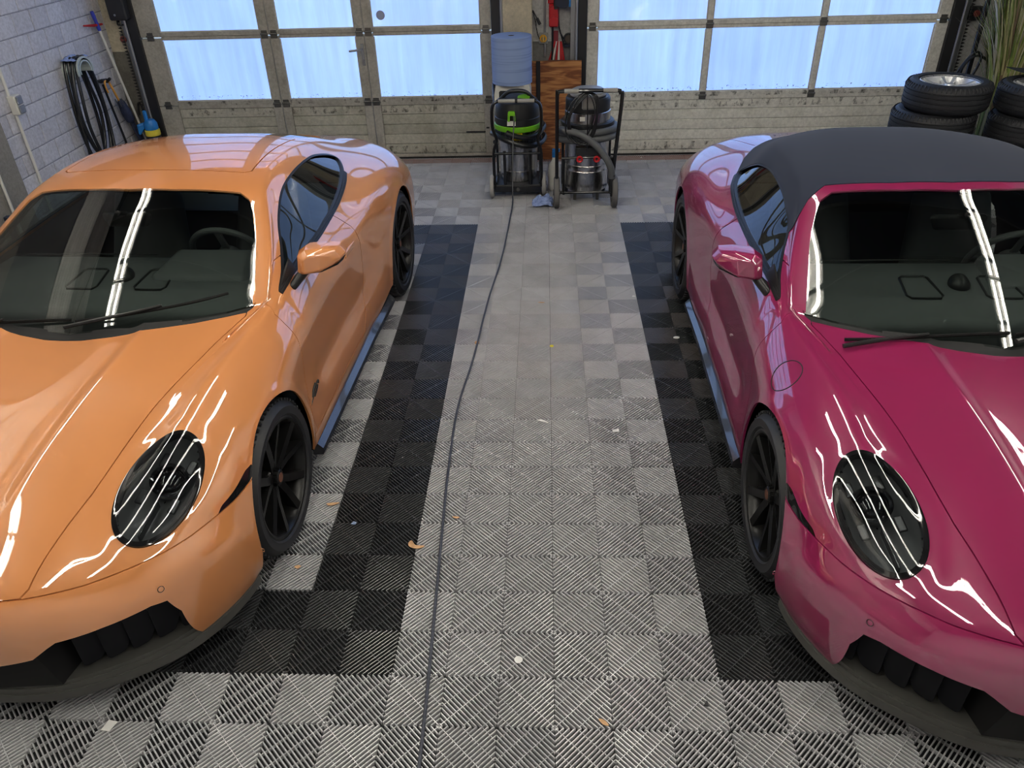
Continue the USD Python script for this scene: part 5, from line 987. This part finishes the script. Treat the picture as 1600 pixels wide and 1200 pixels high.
part(sb, 'tank', ring([(1e-4,0),(.065,0),(.07,.01),(.07,.33),(1e-4,.33)], 28), M_black); part(sb, 'yellow_ring', ring([(.069,.33),(.074,.335),(.074,.385),(.069,.39),(1e-4,.39)], 28), look('sprayer_yellow', base_color=(.75,.62,.06), roughness=.4)); part(sb, 'blue_head', cat_(ring([(1e-4,.388),(.062,.388),(.068,.40),(.066,.45),(.045,.485),(1e-4,.49)], 28), cyl(.02,.48,.575,16,at=(-.03,0,0),c=.008), hull((-.06,0,.44,.02),(-.11,-.03,.43,.02),(-.115,-.035,.36,.015))), M_bluep)
cb = thing('conduit', 'white cable conduit on the left block wall', 'conduit', (WX, 4.475, 0)); part(cb, 'upper_pipe', cyl(.013, 1.07, 2.4, 12, at=(.018,0,0)), M_whitep); part(cb, 'lower_pipe', cyl(.013, .0, .96, 12, at=(.018,0,0)), M_whitep)
sx = thing('wall_socket', 'grey double wall socket on the conduit of the left wall', 'socket', (WX, 4.50, .945)); part(sx, 'socket_case', box(0,.065,-.045,.045,0,.15,.008), M_whitep); part(sx, 'socket_cover', cat_(box(.065,.078,-.035,.040,.010,.070,.006), box(.065,.078,-.035,.040,.078,.145,.006)), look('socket_grey', base_color=(.20,.215,.25), roughness=.4))
solo('white_pipe', cyl(.012, .0, 2.2, 12, at=(WX+.05,3.965,0)), M_whitep, 'thin white pipe on the taupe wall at the far left', 'pipe'); solo('dark_blue_duct', box(WX+.03,WX+.065,3.85,3.90,0,.32,.006), M_darkblue, 'dark blue duct end beside the thin white pipe', 'duct')
ct = thing('gate_drive', 'black gate drive box beside the left gate track', 'drive unit', (-4.09, 6.20, 1.40)); part(ct, 'drive_case', box(-.085,.085,-.08,.08,0,.34,.012), M_track); part(ct, 'drive_screw', cat_(*[moved(cyl(.010, -.006, 0, 12, 'y'), (x,-.08,z)) for x, z in ((-.02,.05),(-.015,.20))]), M_steel); part(ct, 'drive_cable', wire([(-.05,.0,.0),(-.055,.0,-.05),(.02,.02,-.04),(.055,.03,-.02)], .007), M_hoseb)
es = thing('emergency_switch', 'dark red mushroom switch below the gate drive box', 'switch', (-4.135, 6.28, 1.22)); part(es, 'switch_case', box(-.045,.045,-.045,0,-.055,.055,.006), look('case_taupe', base_color=(.28,.25,.20), roughness=.5)); part(es, 'switch_button', moved(cyl(.030, -.025, 0, 24, 'y', c=.006), (-.012,-.045,0)), look('button_red', base_color=(.16,.03,.025), roughness=.5)); part(es, 'switch_conduit', cyl(.008, -1.2, -.05, 10, at=(.0,-.012,0)), M_lowgrey)

# right corner: tyres, palm brooms, pole
def tyre_wheel(name, label, loc, rz, rim):
    t = thing(name, label, 'tyre', loc, rz, 'stacked spare wheels' if False else None); R, h = .335, .1175; rr_ = .235
    pr = [(rr_-.01,-h+.02),(rr_+.01,-h+.004),(rr_+.05,-h),(R-.03,-h+.012),(R-.008,-h+.03)]
    for g in (-.055,-.02,.02,.055): pr += [(R,g-.006),(R-.008,g-.004),(R-.008,g+.004),(R,g+.006)]
    pr += [(R-.008,h-.03),(R-.03,h-.012),(rr_+.05,h),(rr_+.02,h-.003),(rr_+.012,h-.006),(rr_+.01,h-.004),(rr_-.01,h-.02),(rr_-.012,-h+.02),(rr_-.01,-h+.02)]
    part(t, 'tyre_body', ring(pr, 72), LOOK['tyre_rubber'])
    bl = [moved(hull((R-.012,-.006,h-.045,.004),(R-.0015,.004,h-.045,.003),(R-.022,-.006,h-.014,.004),(R-.018,.004,h-.012,.003)), rz=a) for a in np.arange(60)*2*np.pi/60]
    part(t, 'shoulder_blocks', cat_(*bl), LOOK['tyre_rubber'], kind='stuff')
    if rim:
        part(t, 'rim_barrel', ring([(rr_-.012,h-.010),(rr_-.004,h-.014),(rr_-.02,h-.035),(rr_-.035,0),(rr_-.03,-h+.03)], 56), M_alloy)
        for k in range(5):
            for s in (-1, 1):
                a = 2*np.pi*k/5+s*.16; q = []
                for r, w, z in ((.05,.018,h-.055),(.14,.014,h-.048),(rr_-.012,.020,h-.024)):
                    for e in (-1, 1):
                        an = a+s*.05*(r/.2)+e*w/r*.7; q += [(r*math.cos(an), r*math.sin(an), z), (r*math.cos(an), r*math.sin(an), z-.03)]
                q = np.array(q); part(t, 'rim_spoke', cat_(Manifold.hull_points(q[:8]), Manifold.hull_points(q[4:])), M_alloy, smooth=20)
        part(t, 'rim_hub', ring([(1e-4,h-.035),(.03,h-.035),(.034,h-.045),(.065,h-.052),(.068,h-.09),(1e-4,h-.09)], 32), M_alloy)
    return t
M_alloy = look('bright_alloy', base_color=(.85,.86,.87), roughness=.35, metallic=.7)
for k, (x, y) in enumerate(((3.285,5.13),(3.30,5.11),(3.29,5.12),(3.345,5.10))):
    tyre_wheel('spare_wheel', ['lowest spare wheel of the left tyre stack by the right gate','second lowest spare wheel of the left tyre stack','second spare wheel from the top of the left tyre stack','top spare wheel with bright alloy rim on the left tyre stack'][k], (x, y, .118+.236*k), .4*k, k >= 3)
for k, (x, y) in enumerate(((4.025,4.93),(4.03,4.94),(4.02,4.92),(4.03,4.93))):
    tyre_wheel('spare_wheel', ['lowest spare wheel of the right tyre stack','second lowest spare wheel of the right tyre stack','second spare wheel from the top of the right tyre stack','top spare wheel under the grey sheet on the right tyre stack'][k], (x, y, .118+.236*k), .3*k+.2, k >= 3)
v = np.array([(-.30,-.30,0),(-.12,-.33,.004),(.25,-.30,.0),(.30,.1,.02),(.1,.33,.05),(-.12,.24,.10),(-.16,.10,.04),(-.07,-.05,.01),(-.2,-.15,.0)])
sh = tri(Manifold.extrude(poly([(-.11,-.36),(.30,-.34),(.33,.10),(.10,.30),(-.20,.34),(-.14,.12),(-.05,-.03)]), .004).refine_to_length(.04)); sv = sh[0].copy(); sv[:, 2] += .012+.03*meshkit.fbm(sv*[4,4,0]+2, 3)+.10*np.clip(-sv[:, 0]-.0, 0, 1)*np.clip(sv[:, 1]+.1, 0, 1)*3
solo('rubber_sheet', moved((sv, sh[1]), (4.06, 4.93, .118+.236*3+.120)), look('sheet_grey', base_color=(.02,.023,.03), roughness=.6), 'dark grey rubber sheet lying on the right tyre stack', 'rubber sheet')
pl = solo('black_pole', cyl(.022, 0, 2.3, 14, at=(3.93,6.0,0)), M_tubeb, 'black upright pole in the right corner before the wall', 'pole')
solo('coiled_cable', wire([(3.76,5.95,.60),(3.80,5.95,.80),(3.90,5.94,.98),(3.98,5.94,.95),(3.95,5.94,.80),(3.86,5.93,.66),(3.83,5.93,.85),(3.92,5.93,.96),(4.06,5.93,.90),(4.10,5.93,.75),(4.02,5.93,.60),(3.95,5.93,.55)], .012, 6, 8), M_hoseb, 'loops of black cable round the foot of the black pole', 'cable')
rs = thing('red_switch', 'red push switch on the wall right of the right gate', 'switch', (3.98, 6.30, 1.27)); part(rs, 'switch_case', box(-.05,.05,-.05,0,-.06,.06,.006), M_black); part(rs, 'switch_button', moved(cyl(.03, -.02, 0, 20, 'y', c=.005), (.0,-.05,0)), LOOK['button_red']); part(rs, 'switch_conduit', cyl(.009, -1.2, -.06, 10, at=(-.06,-.014,0)), M_greyp)
# tall dried grass in a pot beyond the right stack
gp = thing('ornamental_grass', 'tall green and straw coloured grass plant in the right corner', 'grass plant', (4.16, 5.74, 0))
part(gp, 'pot', ring([(1e-4,0),(.15,0),(.19,.30),(.20,.31),(.185,.31),(.17,.27),(1e-4,.27)], 36), M_greyp)
rg = random.Random(12); cols = [look(f'blade_{k}', base_color=c, roughness=.55) for k, c in enumerate(((.20,.27,.06),(.30,.33,.11),(.44,.40,.20),(.58,.54,.42),(.20,.14,.08),(.13,.19,.05)))]
groups = {k: [] for k in range(6)}
for i in range(760):
    a = rg.uniform(0, 2*math.pi); r0 = rg.uniform(0, .13); H = rg.uniform(1.1, 2.2); out = rg.uniform(.08, .43); k = rg.choices(range(6), (4, 4, 4, 3, 2, 3))[0]; w = rg.uniform(.006, .016)
    c, s = math.cos(a), math.sin(a); T_ = np.linspace(0, 1, 7); rad = r0+out*T_**1.8; z = .27+H*(T_-.30*T_**3*min(1.5, out*2)); wv = w*(1-T_**2*.9)
    sw = rg.uniform(-.08,.08); P = np.stack([c*rad-s*sw*T_, s*rad+c*sw*T_, z], -1); side = np.array([-s, c, 0.])
    Vv = np.concatenate([P-side*wv[:, None], P+side*wv[:, None]]); j = np.arange(6); F = np.concatenate([np.stack([j, j+1, j+8], -1), np.stack([j, j+8, j+7], -1)]); groups[k].append((Vv, F))
for k in range(6): part(gp, 'grass_blades', cat_(*groups[k]), cols[k], kind='stuff')
for k in range(3): part(gp, 'brown_stem', wire([(.03*k-.03,.02,.27),(.04*k-.05,.03,.9),(.07*k-.09,-.02,1.7)], .014, 5, 8), cols[4])
